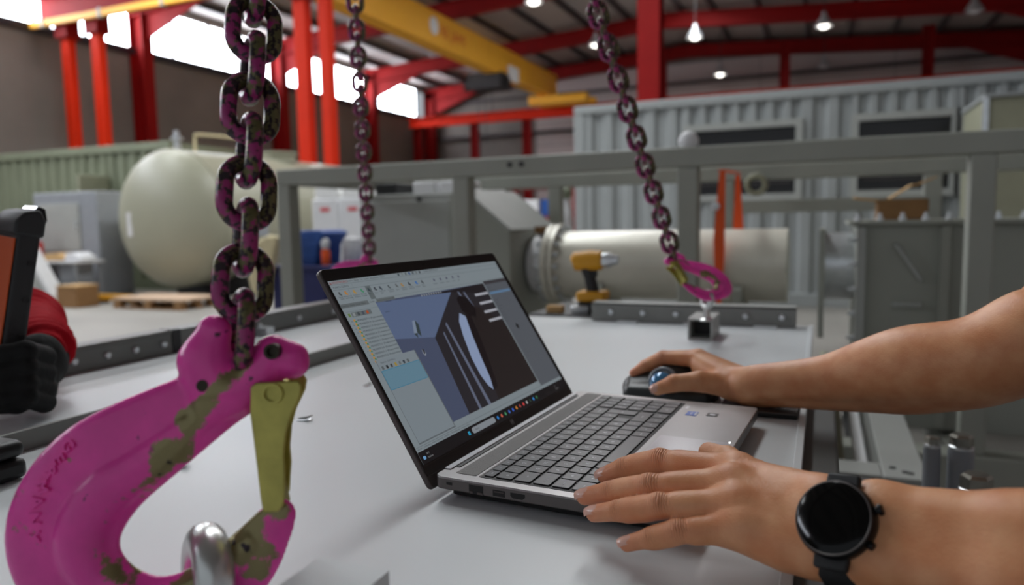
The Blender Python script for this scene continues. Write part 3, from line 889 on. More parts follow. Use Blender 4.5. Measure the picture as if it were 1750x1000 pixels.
for x in (-5.4, -4.2, -3.3):
    MB().box2((x - .05, 12.9, 0), (x + .05, 13.0, 1.9)).build('upright', 'red_paint', t)
for z in (.5, 1.1, 1.7):
    MB().box2((-5.45, 12.85, z), (-3.25, 13.3, z + .08)).build('beam', 'red_paint', t)
for k, (x, m_) in enumerate(((-5.1, 'white_plastic'), (-4.7, 'blue_bin'), (-4.0, 'dark_machine'), (-3.6, 'cardboard'))):
    MB().box2((x - .17, 12.9, 1.18), (x + .17, 13.2, 1.5)).build('stored_box', m_, t, bevel=.01)
t = thing('gas_cylinder', 'thin green-capped bottle behind the skid', 'cylinder', (-2.1, 6.2, 0))
MB().lathe([(.06, 0), (.06, 1.1), (.05, 1.2), (.02, 1.24), (.02, 1.3)], (-2.1, 6.2, 0), n=16).build('body', 'white_plastic', t, smooth=True)
MB().ell((-2.1, 6.2, 1.34), .05, .05, .06).build('cap', 'container_green', t, smooth=True)
t = thing('wrapped_bundle', 'white plastic bundle on top of the skid rail', 'bundle', (-.56, 3.0, 1.38))
MB().ell((-.5, 3.0, 1.405), .04, .03, .04).build('wrap', 'white_plastic', t, smooth=True)
# ------------------------------------------------------------------ the white steel panel that serves as a table
def white_panel_mat():
    m = mat('panel_white', (214, 218, 220), 0.38, var=0.025, scale=3, bump=0.03, bscale=9, rvar=0.08)
    nt = m.node_tree; N, L = nt.nodes, nt.links
    b = N['Principled BSDF']
    src = b.inputs['Base Color'].links[0].from_socket
    tc = N.new('ShaderNodeTexCoord')
    vo = N.new('ShaderNodeTexVoronoi'); vo.inputs['Scale'].default_value = 26
    L.new(tc.outputs['Object'], vo.inputs['Vector'])
    lt = N.new('ShaderNodeMath'); lt.operation = 'LESS_THAN'; lt.inputs[1].default_value = 0.03
    L.new(vo.outputs['Distance'], lt.inputs[0])
    sep = N.new('ShaderNodeSeparateColor'); L.new(vo.outputs['Color'], sep.inputs[0])
    gt = N.new('ShaderNodeMath'); gt.operation = 'GREATER_THAN'; gt.inputs[1].default_value = 0.8
    L.new(sep.outputs[0], gt.inputs[0])
    mu = N.new('ShaderNodeMath'); mu.operation = 'MULTIPLY'
    L.new(lt.outputs[0], mu.inputs[0]); L.new(gt.outputs[0], mu.inputs[1])
    mx = N.new('ShaderNodeMix'); mx.data_type = 'RGBA'
    L.new(mu.outputs[0], mx.inputs[0]); L.new(src, mx.inputs[6]); mx.inputs[7].default_value = lin((70, 66, 60))
    L.new(mx.outputs[2], b.inputs['Base Color'])
white_panel_mat()
mat('panel_grey', (132, 134, 130), 0.5, var=0.06, scale=8)
mat('beam_dark', (96, 98, 97), .5, var=.06, scale=8)
mat('panel_steel', (118, 120, 118), 0.45, metal=0.2, var=0.08, scale=10)

panel = thing('worktable', 'large white painted steel sheet on beams serving as a table', 'table', (-.6, 1.0, 0))
pm = MB(); pm.box2((-1.215, -.35, TZ - .012), (-.014, 1.80, TZ))
pm.build('top_sheet', 'panel_white', panel, bevel=.002)
MB().box2((-.0225, -.35, TZ), (-.014, 1.80, TZ + .0025)).build('edge_lip', 'panel_white', panel, bevel=.001)
MB().box2((-.846, -.35, TZ), (-.840, 1.78, TZ + .024)).build('stiffener_bar', 'panel_grey', panel, bevel=.001)
rails = []
for a, b in ((-.3, 1.078), (1.086, 1.8)):
    rl = MB(); rl.box2((-1.212, a, TZ), (-1.204, b, TZ + .046)); rl.box2((-1.255, a, TZ + .038), (-1.204, b, TZ + .046))
    rails.append(rl.build('side_rail', 'panel_steel', panel, bevel=.0015))
MB().box2((-1.216, 1.072, TZ), (-1.202, 1.092, TZ + .047)).build('joint_plate', 'dark_machine', panel)
bb = MB().lathe([(.0068, 0), (.0068, .003), (.005, .0052), (0, .0056)], (0, 0, 0), (1, 0, 0), 12).build('rivet', 'zinc', panel, world=False, smooth=True)
bb.location = Vector((-1.204, .86, TZ + .022)) - Vector(panel['_o'])
for y in (.6, .72, .925, .985, 1.05, 1.18, 1.32, 1.46, 1.6, 1.74):
    inst(bb, panel, Vector((-1.204, y, TZ + .022)) - Vector(panel['_o']))
MB().box2((-1.2, 1.30, TZ), (-1.165, 1.325, TZ + .02)).build('clip', 'zinc', panel)
MB().box2((-.53, 1.752, TZ), (-.05, 1.76, TZ + .047)).build('end_flange', 'panel_grey', panel, bevel=.0015)
MB().box2((-.53, 1.752, TZ + .041), (-.05, 1.80, TZ + .047)).build('end_flange_top', 'skid_light', panel, bevel=.0015)
for i in range(6):
    inst(bb, panel, Vector((-.48 + i * .08, 1.752, TZ + .024)) - Vector(panel['_o']), Matrix.Rotation(-PI / 2, 3, 'Z').to_quaternion())
for i in range(3):
    MB().box2((-.46 + i * .16, 1.725, TZ), (-.41 + i * .16, 1.752, TZ + .004)).build('weld_tab', 'panel_white', panel)
# grey carrying beams and trestle legs under the sheet
MB().box2((-.09, -.3, TZ - .15), (.022, 1.30, TZ - .016)).build('side_beam', 'beam_dark', panel, bevel=.004)
MB().box2((-1.2, -.3, TZ - .13), (-1.1, 1.7, TZ - .012)).build('side_beam', 'panel_grey', panel, bevel=.004)
for y in (-.2, .75, 1.6):
    MB().box2((-1.1, y - .04, TZ - .12), (-.09, y + .04, TZ - .012)).build('cross_beam', 'panel_grey', panel)
for x in (-1.15, -.06):
    for y in (.0, 1.24):
        MB().box2((x - .035, y - .035, 0), (x + .035, y + .035, TZ - .13)).build('leg', 'panel_grey', panel)

# lifting lugs: a short square tube with an eye bolt
mat('eye_zinc', (206, 208, 206), 0.3, metal=0.85, var=0.08, scale=40)
def lug_tube(name, x0, x1, y0, y1, h, m_, label):
    t = thing(name, label, 'lifting lug', ((x0 + x1) / 2, (y0 + y1) / 2, TZ), group='square-tube lifting lugs')
    w = .004
    o = [(x0, TZ), (x1, TZ), (x1, TZ + h), (x0, TZ + h)]
    m = MB()
    m.box2((x0, y0, TZ), (x1, y1, TZ + w)); m.box2((x0, y0, TZ + h - w), (x1, y1, TZ + h))
    m.box2((x0, y0, TZ + w), (x0 + w, y1, TZ + h - w)); m.box2((x1 - w, y0, TZ + w), (x1, y1, TZ + h - w))
    m.build('tube', m_, t)
    MB().box2((x0 + w, (y0 + y1) / 2, TZ + w), (x1 - w, (y0 + y1) / 2 + .003, TZ + h - w)).build('inner_web', 'dark_machine', t)
    return t
lug_tube('lifting_lug', -.254, -.204, 1.526, 1.64, .045, 'skid_light', 'open grey square-tube lug under the far pink hook')
t = lug_tube('lifting_lug', -.272, -.224, .19, .339, .0555, 'panel_white', 'white square-tube lug at the bottom edge of the picture')
def eye_bolt(c, R_, r, ax, z0, label):
    t = thing('eye_bolt', label, 'eye bolt', (c[0], c[1], z0), group='zinc eye bolts holding the hooks')
    MB().torus(c, R_, r, ax, 40, 16).build('ring', 'eye_zinc', t, smooth=True)
    MB().lathe([(r * 2.2, 0), (r * 2.2, r * .5), (r * 1.2, r * 1.0), (r * .9, c[2] - z0 - R_)], (c[0], c[1], z0), n=20).build('shank', 'eye_zinc', t, smooth=True)
    return t
# ------------------------------------------------------------------ pink lifting hooks and chains
def worn_pink(name, pink, metal_col, wear, wscale, rough=.3):
    m = mat(name, pink, rough, var=.12, scale=30, col2=metal_col, wear=wear, wscale=wscale, bump=.12, bscale=220)
    nt = m.node_tree; N, L = nt.nodes, nt.links
    b = N['Principled BSDF']
    fac = [n for n in N if n.type == 'MIX'][0].inputs[0].links[0].from_socket
    mrn = fac.node
    noi = mrn.inputs['Value'].links[0].from_socket
    an = N.new('ShaderNodeAttribute'); an.attribute_name = 'worn'
    sm_ = N.new('ShaderNodeMath'); sm_.operation = 'ADD'
    L.new(noi, sm_.inputs[0]); L.new(an.outputs['Fac'], sm_.inputs[1]); L.new(sm_.outputs[0], mrn.inputs['Value'])
    mh = N.new('ShaderNodeMath'); mh.operation = 'MULTIPLY'; mh.inputs[1].default_value = .45
    L.new(fac, mh.inputs[0]); L.new(mh.outputs[0], b.inputs['Metallic'])
    # a second, finer scatter of dark chips
    tc = [n for n in N if n.type == 'TEX_COORD'][0]
    n5 = N.new('ShaderNodeTexNoise'); n5.inputs['Scale'].default_value = wscale * 2.6; n5.inputs['Detail'].default_value = 6
    mp = N.new('ShaderNodeMapping'); mp.inputs['Location'].default_value = (3.1, 7.7, 1.3)
    L.new(tc.outputs['Object'], mp.inputs['Vector']); L.new(mp.outputs['Vector'], n5.inputs['Vector'])
    r5 = N.new('ShaderNodeMapRange'); r5.inputs['From Min'].default_value = wear + .02; r5.inputs['From Max'].default_value = wear + .06
    L.new(n5.outputs['Fac'], r5.inputs['Value'])
    src = b.inputs['Base Color'].links[0].from_socket
    mx = N.new('ShaderNodeMix'); mx.data_type = 'RGBA'
    L.new(r5.outputs['Result'], mx.inputs[0]); L.new(src, mx.inputs[6]); mx.inputs[7].default_value = lin((44, 34, 40))
    L.new(mx.outputs[2], b.inputs['Base Color'])
    return m
worn_pink('hook_paint', (240, 70, 172), (138, 128, 88), .655, 26, .26)
worn_pink('chain_paint', (158, 42, 112), (104, 100, 66), .485, 75, .32)
mat('latch_metal', (186, 178, 96), .38, metal=.6, var=.18, scale=60, bump=.08, bscale=150)
mat('pin_dark', (54, 50, 40), .4, metal=.7)

CAMP = Vector((0, 0, 1.10))
def view_pt(x, y, d):
    """the spot at depth d along the ray of one photo pixel, used once to survey where things stand"""
    return CAMP + (fw + r2 * ((x - 875) / 1246.66) + u2 * ((500 - y) / 1246.66)) * d
K = .45 / 1246.66
def hp(x, y):
    return ((x - 300) * K, (850 - y) * K)
HROT = Matrix((r2, u2, -fw)).transposed()
hook = thing('lifting_hook', 'large worn pink hook in the left foreground on the thick chain', 'hook', view_pt(300, 850, .45), group='pink sling hooks')
hook.rotation_mode = 'QUATERNION'; hook.rotation_quaternion = HROT.to_quaternion()
hook['_o'] = (0, 0, 0)
fl = Field((-.125, -.125, -.034), (.1, .125, .034), .0013)
body = [(420, 648, 40), (352, 690, 53), (255, 748, 72), (160, 815, 86), (108, 900, 90), (120, 975, 84), (185, 1022, 62), (275, 1038, 46), (365, 1015, 52), (425, 958, 45), (462, 905, 30), (484, 872, 17)]
sp = spline([(*hp(a, b), 0, c * K) for a, b, c in body], 4)
fl.chain([tuple(q) for q in sp], .006, ((0, 0, 1), 3.3))
# the thicker inner rim, with the ridge where it meets the flatter web
oc = np.array(hp(312, 872)); rim = []; edge = []
for q in sp[:-6]:
    nv = oc - q[:2]; nv = nv / np.linalg.norm(nv)
    rim.append((*(q[:2] + nv * q[3] * .46), 0, q[3] * .52)); edge.append(q[:2] + nv * q[3] * .86)
fl.chain(rim, .003, ((0, 0, 1), 1.08))
fl.chain([(*hp(366, 568), 0, 30 * K), (*hp(350, 618), 0, 42 * K), (*hp(376, 668), 0, 52 * K)], .006, ((0, 0, 1), 1.35))
fl.chain([(*hp(408, 668), 0, 40 * K), (*hp(448, 636), 0, 34 * K), (*hp(468, 606), 0, 31 * K), (*hp(498, 614), 0, 27 * K), (*hp(502, 622), 0, 24 * K)], .005, ((0, 0, 1), 1.2))
zc = np.array(fl.ax[2])
hb = fl.build('body', 'hook_paint', None)
# where the load rubs the paint away: inner edge, clevis throat, outer rim
co = np.zeros(len(hb.data.vertices) * 3); hb.data.vertices.foreach_get('co', co); co = co.reshape(-1, 3)
def near(pts):
    return np.min(np.stack([np.hypot(co[:, 0] - p[0], co[:, 1] - p[1]) for p in pts]), 0)
wr_ = np.clip(1 - near(edge[6:]) / .017, 0, 1) * .24
th_ = [hp(330 + 12 * k, 712 - 11 * k) for k in range(9)]
wr_ = np.maximum(wr_, np.clip(1.3 - near(th_) / .009, 0, 1) * .19)
wr_ = np.maximum(wr_, np.clip(1 - near([hp(495, 880), hp(470, 930), hp(450, 975)]) / .012, 0, 1) * .15)
at_ = hb.data.attributes.new('worn', 'FLOAT', 'POINT'); at_.data.foreach_set('value', wr_.astype(np.float32))
hb.parent = hook
def hook_z(x, y):
    i = int(round((x - fl.lo[0]) / fl.h)); j = int(round((y - fl.lo[1]) / fl.h))
    col = np.where(fl.D[i, j] < 0)[0]
    return float(zc[col.max()]) if len(col) else 0.0
for ch, px, py, an in (('G', 130, 759, -52), ('E', 116, 780, -58), ('R', 103, 802, -64), ('M', 91, 826, -70), ('A', 83, 850, -77), ('N', 78, 878, -84), ('Y', 77, 906, -92)):
    v, f = text_mesh(ch, .0105, 'CENTER', .0014, .0002)
    x, y = hp(px, py); z = hook_z(x, y); a = R(an)
    gi = [int(round((q - l_) / fl.h)) for q, l_ in zip((x, y, z), fl.lo)]
    gr = [float(fl.D[tuple(gi[k] + (2 if k == d_ else 0) for k in range(3))] - fl.D[tuple(gi[k] - (2 if k == d_ else 0) for k in range(3))]) for d_ in range(3)]
    nz = Vector(gr).normalized()
    tx_ = Vector((math.cos(a), math.sin(a), 0)); tx_ = (tx_ - nz * tx_.dot(nz)).normalized(); ty_ = nz.cross(tx_)
    m = MB().add([Vector((x, y, z)) + tx_ * p[0] + ty_ * p[1] + nz * (p[2] + .0009) for p in v], f)
    m.build('raised_letter', 'hook_paint', hook, world=False)
# safety latch: two side plates, a spine and its pivot pin
lp = [(441, 657), (450, 650), (520, 646), (526, 655), (524, 672), (508, 706), (500, 735), (497, 770), (499, 800), (496, 850), (488, 864), (462, 866), (458, 845), (448, 760), (440, 700)]
lpoly = [hp(*p) for p in lp]
for z0, z1 in ((.0115, .0135), (-.0135, -.0115)):
    MB().prism(lpoly if z0 > 0 else [(p[0] - .004, p[1] + .001) for p in lpoly], (0, 0, 0), (1, 0, 0), (0, 1, 0), (0, 0, 1), z0, z1).build('latch_plate', 'latch_metal', hook, world=False, bevel=.0012)
sp_ = [(446, 700), (462, 866), (488, 864), (470, 780), (462, 700)]
MB().prism([hp(*p) for p in sp_], (0, 0, 0), (1, 0, 0), (0, 1, 0), (0, 0, 1), -.0115, .0115).build('latch_spine', 'latch_metal', hook, world=False, bevel=.001)
px, py = hp(478, 668)
MB().lathe([(.0065, -.016), (.0065, .0155), (.0045, .0155), (.0045, .0125), (0, .0125)], (px, py, 0), (0, 0, 1), 20).build('latch_pin', 'latch_metal', hook, world=False, smooth=True)
px, py = hp(477, 598)
MB().lathe([(.0048, -.014), (.0048, .0145), (.003, .0145), (.003, .0115), (0, .0115)], (px, py, 0), (0, 0, 1), 20).build('clevis_pin', 'pin_dark', hook, world=False, smooth=True)
px, py = hp(361, 655)
MB().lathe([(.0036, .0), (.0036, hook_z(px, py) + .0006), (0, hook_z(px, py) + .0006)], (px, py, 0), (0, 0, 1), 16).build('load_pin', 'pin_dark', hook, world=False, smooth=True)

def hook_copy(att, roll, mirror, s, label, twist=0.0):
    la_ = Vector((*hp(108, 900), 0)) - Vector((*hp(412, 590), 0))
    rot = HROT @ Matrix.Rotation(roll, 3, 'Z') @ Matrix.Rotation(PI if mirror else 0, 3, 'Y') @ Matrix.Rotation(twist, 3, la_.normalized())
    o = hook.copy(); COL.objects.link(o)
    o['label'] = label
    a = Vector((*hp(412, 590), 0)) * s
    o.rotation_quaternion = rot.to_quaternion(); o.scale = (s, s, s)
    o.location = Vector(att) - rot @ a
    for ch in list(hook.children):
        if ch.name.startswith('raised_letter'):
            continue
        c = ch.copy(); COL.objects.link(c); c.parent = o
    return o
APEX = Vector((-.56, .78, 2.46))
ATT = [view_pt(412, 572, .45), view_pt(1151, 437, 1.50), view_pt(632, 440, 2.0)]
hook_copy(ATT[1] - Vector((0, 0, .004)), R(20), True, .66, 'small far pink hook gripping the grey square-tube lug', R(-42))
hook_copy(ATT[2] - Vector((0, 0, .004)), R(-20), False, .63, 'pink hook mostly hidden behind the laptop screen')

# eye bolts the hooks grip
ax = (-r2 * .82 - fw * .55).normalized()
c = view_pt(354, 985, .45)
eye_bolt(c, .0215, .0115, ax, TZ, 'thick bright zinc eye bolt inside the big foreground hook')
c2 = view_pt(1208, 512, 1.475)
eye_bolt(c2, .015, .0065, (r2 * .95 + fw * .3).normalized(), TZ + .045, 'small zinc eye bolt on the grey lug under the far hook')
c3 = view_pt(604, 515, 2.03)
eye_bolt(Vector((c3.x, c3.y, TZ + .035)), .018, .007, (r2 * .6 + fw * .8).normalized(), TZ, 'zinc eye bolt at the panel corner behind the laptop screen')

# chains
PITCH, DW, HW, HS = .0305, .0110, .0137, .0073
lk = MB()
pth = []
for i in range(13):
    a = PI * i / 12
    pth.append((HW * math.cos(a), HS + HW * math.sin(a), 0))
for i in range(13):
    a = PI + PI * i / 12
    pth.append((HW * math.cos(a), -HS + HW * math.sin(a), 0))
lk.tube(pth, DW / 2, 12, closed=True, xdir=(0, 0, 1))
chain_labels = ('thick worn pink chain hanging close in the left foreground', 'pink chain running up from the far hook over the skid', 'thin-looking pink chain left of the laptop screen, farthest away')
link0 = None
for ci, (st, lab) in enumerate(zip(ATT, chain_labels)):
    t = thing('lifting_chain', lab, 'chain', st, group='pink sling chains')
    d = (APEX - st); ln = d.length; d.normalize()
    start = st
    n = int((ln - .06) / PITCH)
    for i in range(n):
        sag = -.10 * (ln / 2.0) * (1 if ci == 1 else .3) * math.sin(PI * i / n) * .35
        p = start + d * (i * PITCH + .003) + Vector((0, 0, sag)) - st
        view = (CAMP - (st + p)).normalized()
        y = d; z = (view - y * view.dot(y)).normalized(); x = y.cross(z)
        ang = (PI / 2 if i % 2 == 0 else 0) + (.18 if ci == 0 else .1) + random.uniform(-.06, .06)
        M3 = Matrix((x, y, z)).transposed() @ Matrix.Rotation(ang, 3, 'Y')
        if link0 is None:
            link0 = lk.build('link', 'chain_paint', t, world=False, smooth=True, auto=180)
            link0.rotation_mode = 'QUATERNION'; link0.location = p; link0.rotation_quaternion = M3.to_quaternion()
        else:
            inst(link0, t, p, M3.to_quaternion())
t = thing('master_link', 'steel master ring joining the three chains above the picture', 'ring', APEX)
MB().torus(APEX + Vector((0, 0, .08)), .08, .012, (0, 1, 0), 36, 12).build('ring', 'eye_zinc', t, smooth=True)
MB().cyl(APEX + Vector((0, 0, .17)), (APEX.x, APEX.y, roof_z(APEX.x) - .02), .012, 8).build('cable', 'dark_machine', t)

# ------------------------------------------------------------------ small things on the panel
for k, (x, y, a, lab) in enumerate(((-.64, .548, .5, 'curled pale offcut on the panel left of the hook opening'), (-.628, .75, .1, 'small grey scrap behind the yellowish latch'), (-.655, .942, 1.2, 'dark little scrap left of the laptop lid'))):
    t = thing('metal_scrap', lab, 'scrap', (x, y, TZ), group='scraps on the white panel')
    rot = Matrix.Rotation(a, 3, 'Z')
    s_ = (1.0, .75, .55)[k]
    poly = [(0, 0), (.016, .001), (.026, .006), (.024, .0075), (.014, .004), (0, .0015)]
    MB().prism([(p[0] * s_, p[1] * s_) for p in poly], (x, y, TZ), rot @ Vector((1, 0, 0)), (0, 0, 1), rot @ Vector((0, 1, 0)), 0, .008 * s_).build('strip', 'panel_grey' if k else 'zinc', t)
    MB().prism([(p[0] * s_, p[1] * s_ * .6) for p in poly], (x + .004, y - .008, TZ), rot @ Vector((1, 0, 0)), (0, 0, 1), rot @ Vector((0, 1, 0)), 0, .006 * s_).build('curl', 'zinc', t)
t = thing('black_case', 'small black case on the panel at the left edge', 'case', (-.82, .50, TZ))
MB().box2((-.90, .44, TZ + .001), (-.745, .475, TZ + .022)).build('lower_shell', 'black_plastic', t, bevel=.006)
MB().box2((-.90, .44, TZ + .023), (-.745, .475, TZ + .041)).build('upper_shell', 'black_plastic', t, bevel=.008, seg=3)

# cordless drill beyond the panel's end, on a dark crate
t = thing('tool_crate', 'dark crate with small parts just beyond the panel end', 'crate', (-.57, 1.92, 0))
MB().box2((-.72, 1.83, 0), (-.46, 2.1, .835)).build('crate_body', 'dark_machine', t, bevel=.006)
MB().box2((-.73, 1.82, .835), (-.45, 2.11, .85)).build('crate_lid', 'dark_machine', t, bevel=.004)
for k, (x, m_) in enumerate(((-.665, 'cardboard'), (-.60, 'zinc'), (-.515, 'zinc'), (-.548, 'cardboard'))):
    MB().box((x, 1.86 + .01 * k, .86), (.045, .03, .02), Matrix.Rotation(k * .5, 3, 'Z')).build('small_part', m_, t, bevel=.003)
t = thing('cordless_drill', 'yellow and black cordless drill standing behind the panel end', 'drill', (-.565, 1.9, .85))
dx, dy = -.575, 1.9
MB().box2((dx - .032, dy - .03, .851), (dx + .042, dy + .03, .88)).build('battery', 'black_plastic', t, bevel=.006)
MB().box2((dx - .036, dy - .032, .88), (dx + .045, dy + .032, .908)).build('foot', 'yellow_tool', t, bevel=.008)
gm = MB(); gm.tube([(dx + .005, dy, .905), (dx - .004, dy, .945), (dx - .012, dy, .975)], [.018, .016, .02], 14); gm.build('grip', 'black_plastic', t, smooth=True)
hm = MB(); hm.tube([(dx - .05, dy, .986), (dx - .045, dy, .988), (dx, dy, .99), (dx + .028, dy, .99), (dx + .035, dy, .99)], [.018, .026, .029, .026, .018], 18); hm.build('motor_housing', 'yellow_tool', t, smooth=True)
MB().tube([(dx + .033, dy, .99), (dx + .05, dy, .991), (dx + .062, dy, .992), (dx + .075, dy, .992)], [.02, .02, .014, .012], 16).build('chuck', 'zinc', t, smooth=True)
MB().box2((dx + .002, dy - .01, .945), (dx + .016, dy + .01, .968)).build('trigger', 'black_plastic', t, bevel=.003)

# pale lower frame and the three bolted posts right of the panel
t = thing('lower_frame', 'pale grey frame lying lower, right of the panel edge', 'frame', (.12, 2.3, .3))
W = 'skid_light'
MB().box2((.14, 1.83, .42), (.236, 2.85, .5)).build('side_member', W, t, bevel=.004)
MB().box2((-.3, 1.83, .42), (.14, 1.93, .5)).build('end_member', W, t, bevel=.004)
MB().box2((-.3, 1.94, .44), (.066, 2.85, .46)).build('inner_plate', 'cab_beige', t)
MB().box2((.09, 1.94, .44), (.118, 2.85, .475)).build('inner_strip', 'white_plastic', t, bevel=.004)
MB().box2((.0, 2.0, .46), (.03, 2.8, .62)).build('inner_tube', 'cab_beige', t, bevel=.01)
for x, y in ((.19, 1.875), (.165, 1.9), (.2, 1.84 + .03)):
    MB().cyl((x, y, .5), (x, y, .5015), .008, 10).build('hole', 'dark_machine', t)
for x, y in ((-.25, 1.88), (.19, 1.88), (-.25, 2.8), (.19, 2.8)):
    MB().box2((x - .04, y - .03, 0), (x + .04, y + .03, .42)).build('foot', W, t)
mat('bolt_steel', (150, 148, 140), .3, metal=.85, var=.15, scale=60)
mat('post_grey', (146, 150, 156), .45, var=.05)
for x, y, zt_, rr, lab in ((.166, 1.285, .735, .0125, 'slim grey post with bright cap left of the other bolted posts'),
                          (.206, 1.29, .735, .0185, 'thicker grey post with hex bolt in the middle of three'),
                          (.207, 1.17, .708, .0225, 'nearest grey post topped with a shiny hex bolt by the forearm')):
    t = thing('bolted_post', lab, 'post', (x, y, 0), group='grey posts with hex bolts')
    MB().lathe([(rr, .01), (rr, zt_ - .006), (rr * .93, zt_)], (x, y, 0), n=28).build('shaft', 'post_grey', t, smooth=True)
    MB().lathe([(rr * 1.05, 0), (rr * 1.05, .01)], (x, y, 0), n=24).build('base', 'post_grey', t)
    MB().lathe([(rr * .95, 0), (rr * .95, .004), (rr * .8, .006)], (x, y, zt_), n=24).build('washer', 'zinc', t, smooth=True)
    MB().lathe([(rr * .92, 0), (rr * .92, rr * .75), (rr * .74, rr * .95), (0, rr * .98)], (x, y, zt_ + .005), n=6).build('hex_bolt', 'bolt_steel', t)
# ------------------------------------------------------------------ laptop
mat('laptop_silver', (160, 157, 157), .36, metal=.75, var=.015, scale=60, bump=.02, bscale=900)
mat('laptop_light', (196, 196, 200), .3, metal=.6)
mat('grille', (150, 148, 146), .6, metal=.3, bump=.8, bscale=1400)
mat('lid_dark', (84, 78, 76), .45, metal=.4)
mat('bezel_black', (17, 17, 15), .35)
mat('key_grey', (62, 62, 66), .34, var=.05, scale=200, spec=.6)
mat('key_gap', (46, 45, 45), .6)
mat('key_side', (14, 14, 15), .5)
mat('legend', (208, 210, 216), .6)
mat('port_black', (8, 8, 8), .5)
mat('rubber', (24, 24, 24), .8)
mat('touchpad', (166, 163, 166), .28, metal=.4)
mat('sticker_blue', (24, 82, 190), .35)
mat('sticker_dark', (36, 36, 36), .4)
mat('led_white', (255, 255, 255), .5, emit=(255, 255, 255), estr=3.0)
def scr_mat(name, c, k=1.0):
    return mat(name, (6, 6, 7), .35, emit=c, estr=k, spec=.4)
SC = {}
def scol(c):
    key = 'screen_%d_%d_%d' % c
    if key not in MATS:
        scr_mat(key, c)
    return key

LO = Vector((-.3229, .5673, .870))
lap = thing('laptop', 'open silver laptop showing a CAD program on the white panel', 'laptop', LO, -.0633)
def lb(m, name, material, parent=None, **kw):
    return m.build(name, material, parent or lap, world=False, **kw)
W_, D_ = .3594, .2339
bp = [(p[0] + D_ / 2, p[1] + W_ / 2) for p in rrect(D_, W_, .008, 6)]
mat('base_dark', (104, 100, 98), .42, metal=.5, var=.02, scale=60)
base = lb(MB().prism(bp, (0, 0, 0), (1, 0, 0), (0, 1, 0), (0, 0, 1), -.0118, -.0009), 'base', 'base_dark', bevel=.0012, seg=2)
lb(MB().prism(bp, (0, 0, 0), (1, 0, 0), (0, 1, 0), (0, 0, 1), -.0022, 0), 'top_deck', 'laptop_silver', bevel=.0007, seg=2)
bp2 = [(p[0] + D_ / 2, p[1] + W_ / 2) for p in rrect(D_ - .020, W_ - .022, .008, 4)]
lb(MB().prism(bp2, (0, 0, 0), (1, 0, 0), (0, 1, 0), (0, 0, 1), -.0195, -.0118), 'bottom_cover', 'rubber')
for x, y in ((.03, .05), (.03, .31), (.205, .05), (.205, .31)):
    lb(MB().box((x, y, -.02125), (.012, .05 if x < .1 else .03, .0035)), 'rubber_foot', 'rubber', bevel=.001)
# ports on the left flank (thin dark recess plates with a lighter inner tongue)
for nm, x0, x1, z0, z1 in (('lock_slot', .0135, .0195, -.0068, -.0042), ('ethernet_port', .037, .0515, -.0112, -.0032), ('usb_port', .0612, .0732, -.0098, -.0042), ('hdmi_port', .0785, .0925, -.0092, -.0042)):
    if nm == 'hdmi_port':
        pl_ = [(x0, z1), (x1, z1), (x1, z0 + .002), (x1 - .0025, z0), (x0 + .0025, z0), (x0, z0 + .002)]
    else:
        pl_ = [(x0, z0), (x1, z0), (x1, z1), (x0, z1)]
    p = lb(MB().prism(pl_, (0, 0, 0), (1, 0, 0), (0, 0, 1), (0, -1, 0), -.003, .0002), nm, 'port_black')
    if nm == 'usb_port':
        lb(MB().box((.0672, -.0003, -.0058), (.0095, .0004, .0012)), 'tongue', 'lid_dark', p)
    if nm == 'ethernet_port':
        lb(MB().box((.0392, -.0004, -.0100), (.0035, .0005, .0022)), 'flap', 'lid_dark', p)
        lb(MB().box((.0483, -.0004, -.0100), (.0058, .0005, .0022)), 'flap', 'lid_dark', p)
# hinge bar, vent slot, speaker grille
lb(MB().box((.0035, W_ / 2, .0006), (.007, .322, .0012)), 'hinge_bar', 'laptop_light', bevel=.0005)
lb(MB().box((.0098, W_ / 2, .0003), (.0036, .304, .0008)), 'vent_slot', 'port_black')
lb(MB().box((.0265, W_ / 2 + .002, .0002), (.021, .337, .0005)), 'speaker_grille', 'grille')
lb(MB().box((.0412, W_ / 2, .0002), (.0018, .334, .0005)), 'deck_groove', 'lid_dark')
lb(MB().box((.0955, W_ / 2 - .001, .00015), (.107, .334, .0003)), 'key_deck', 'key_gap')
tp = lb(MB().prism([(p[0] + .1915, p[1] + .146) for p in rrect(.071, .113, .003, 4)], (0, 0, 0), (1, 0, 0), (0, 1, 0), (0, 0, 1), 0, .0003), 'touchpad', 'touchpad')
lb(MB().box((.2275, .2036, .0003), (.0016, .0025, .0004)), 'status_led', 'led_white')
st1 = lb(MB().box((.167, .301, .0002), (.0125, .0175, .0004)), 'sticker', 'sticker_blue'); st1['label'] = 'blue processor sticker'
v, f = text_mesh('intel', .0055)
lb(MB().add([(.166 - p[1], .301 + p[0], .00045) for p in v], f), 'print', 'legend', st1)
lb(MB().box((.1715, .301, .0004), (.002, .012, .0001)), 'print_line', 'legend', st1)
st2 = lb(MB().box((.190, .305, .0002), (.0125, .013, .0004)), 'sticker', 'sticker_dark'); st2['label'] = 'dark square sticker with pale swirl'
lb(MB().ell((.190, .305, .0004), .0035, .0028, .0002, n=12, m=4), 'swirl', 'legend', st2)
for y in (.324, .331):
    lb(MB().box((.1555, y, .0002), (.0035, .006, .0003)), 'model_mark', 'laptop_light')

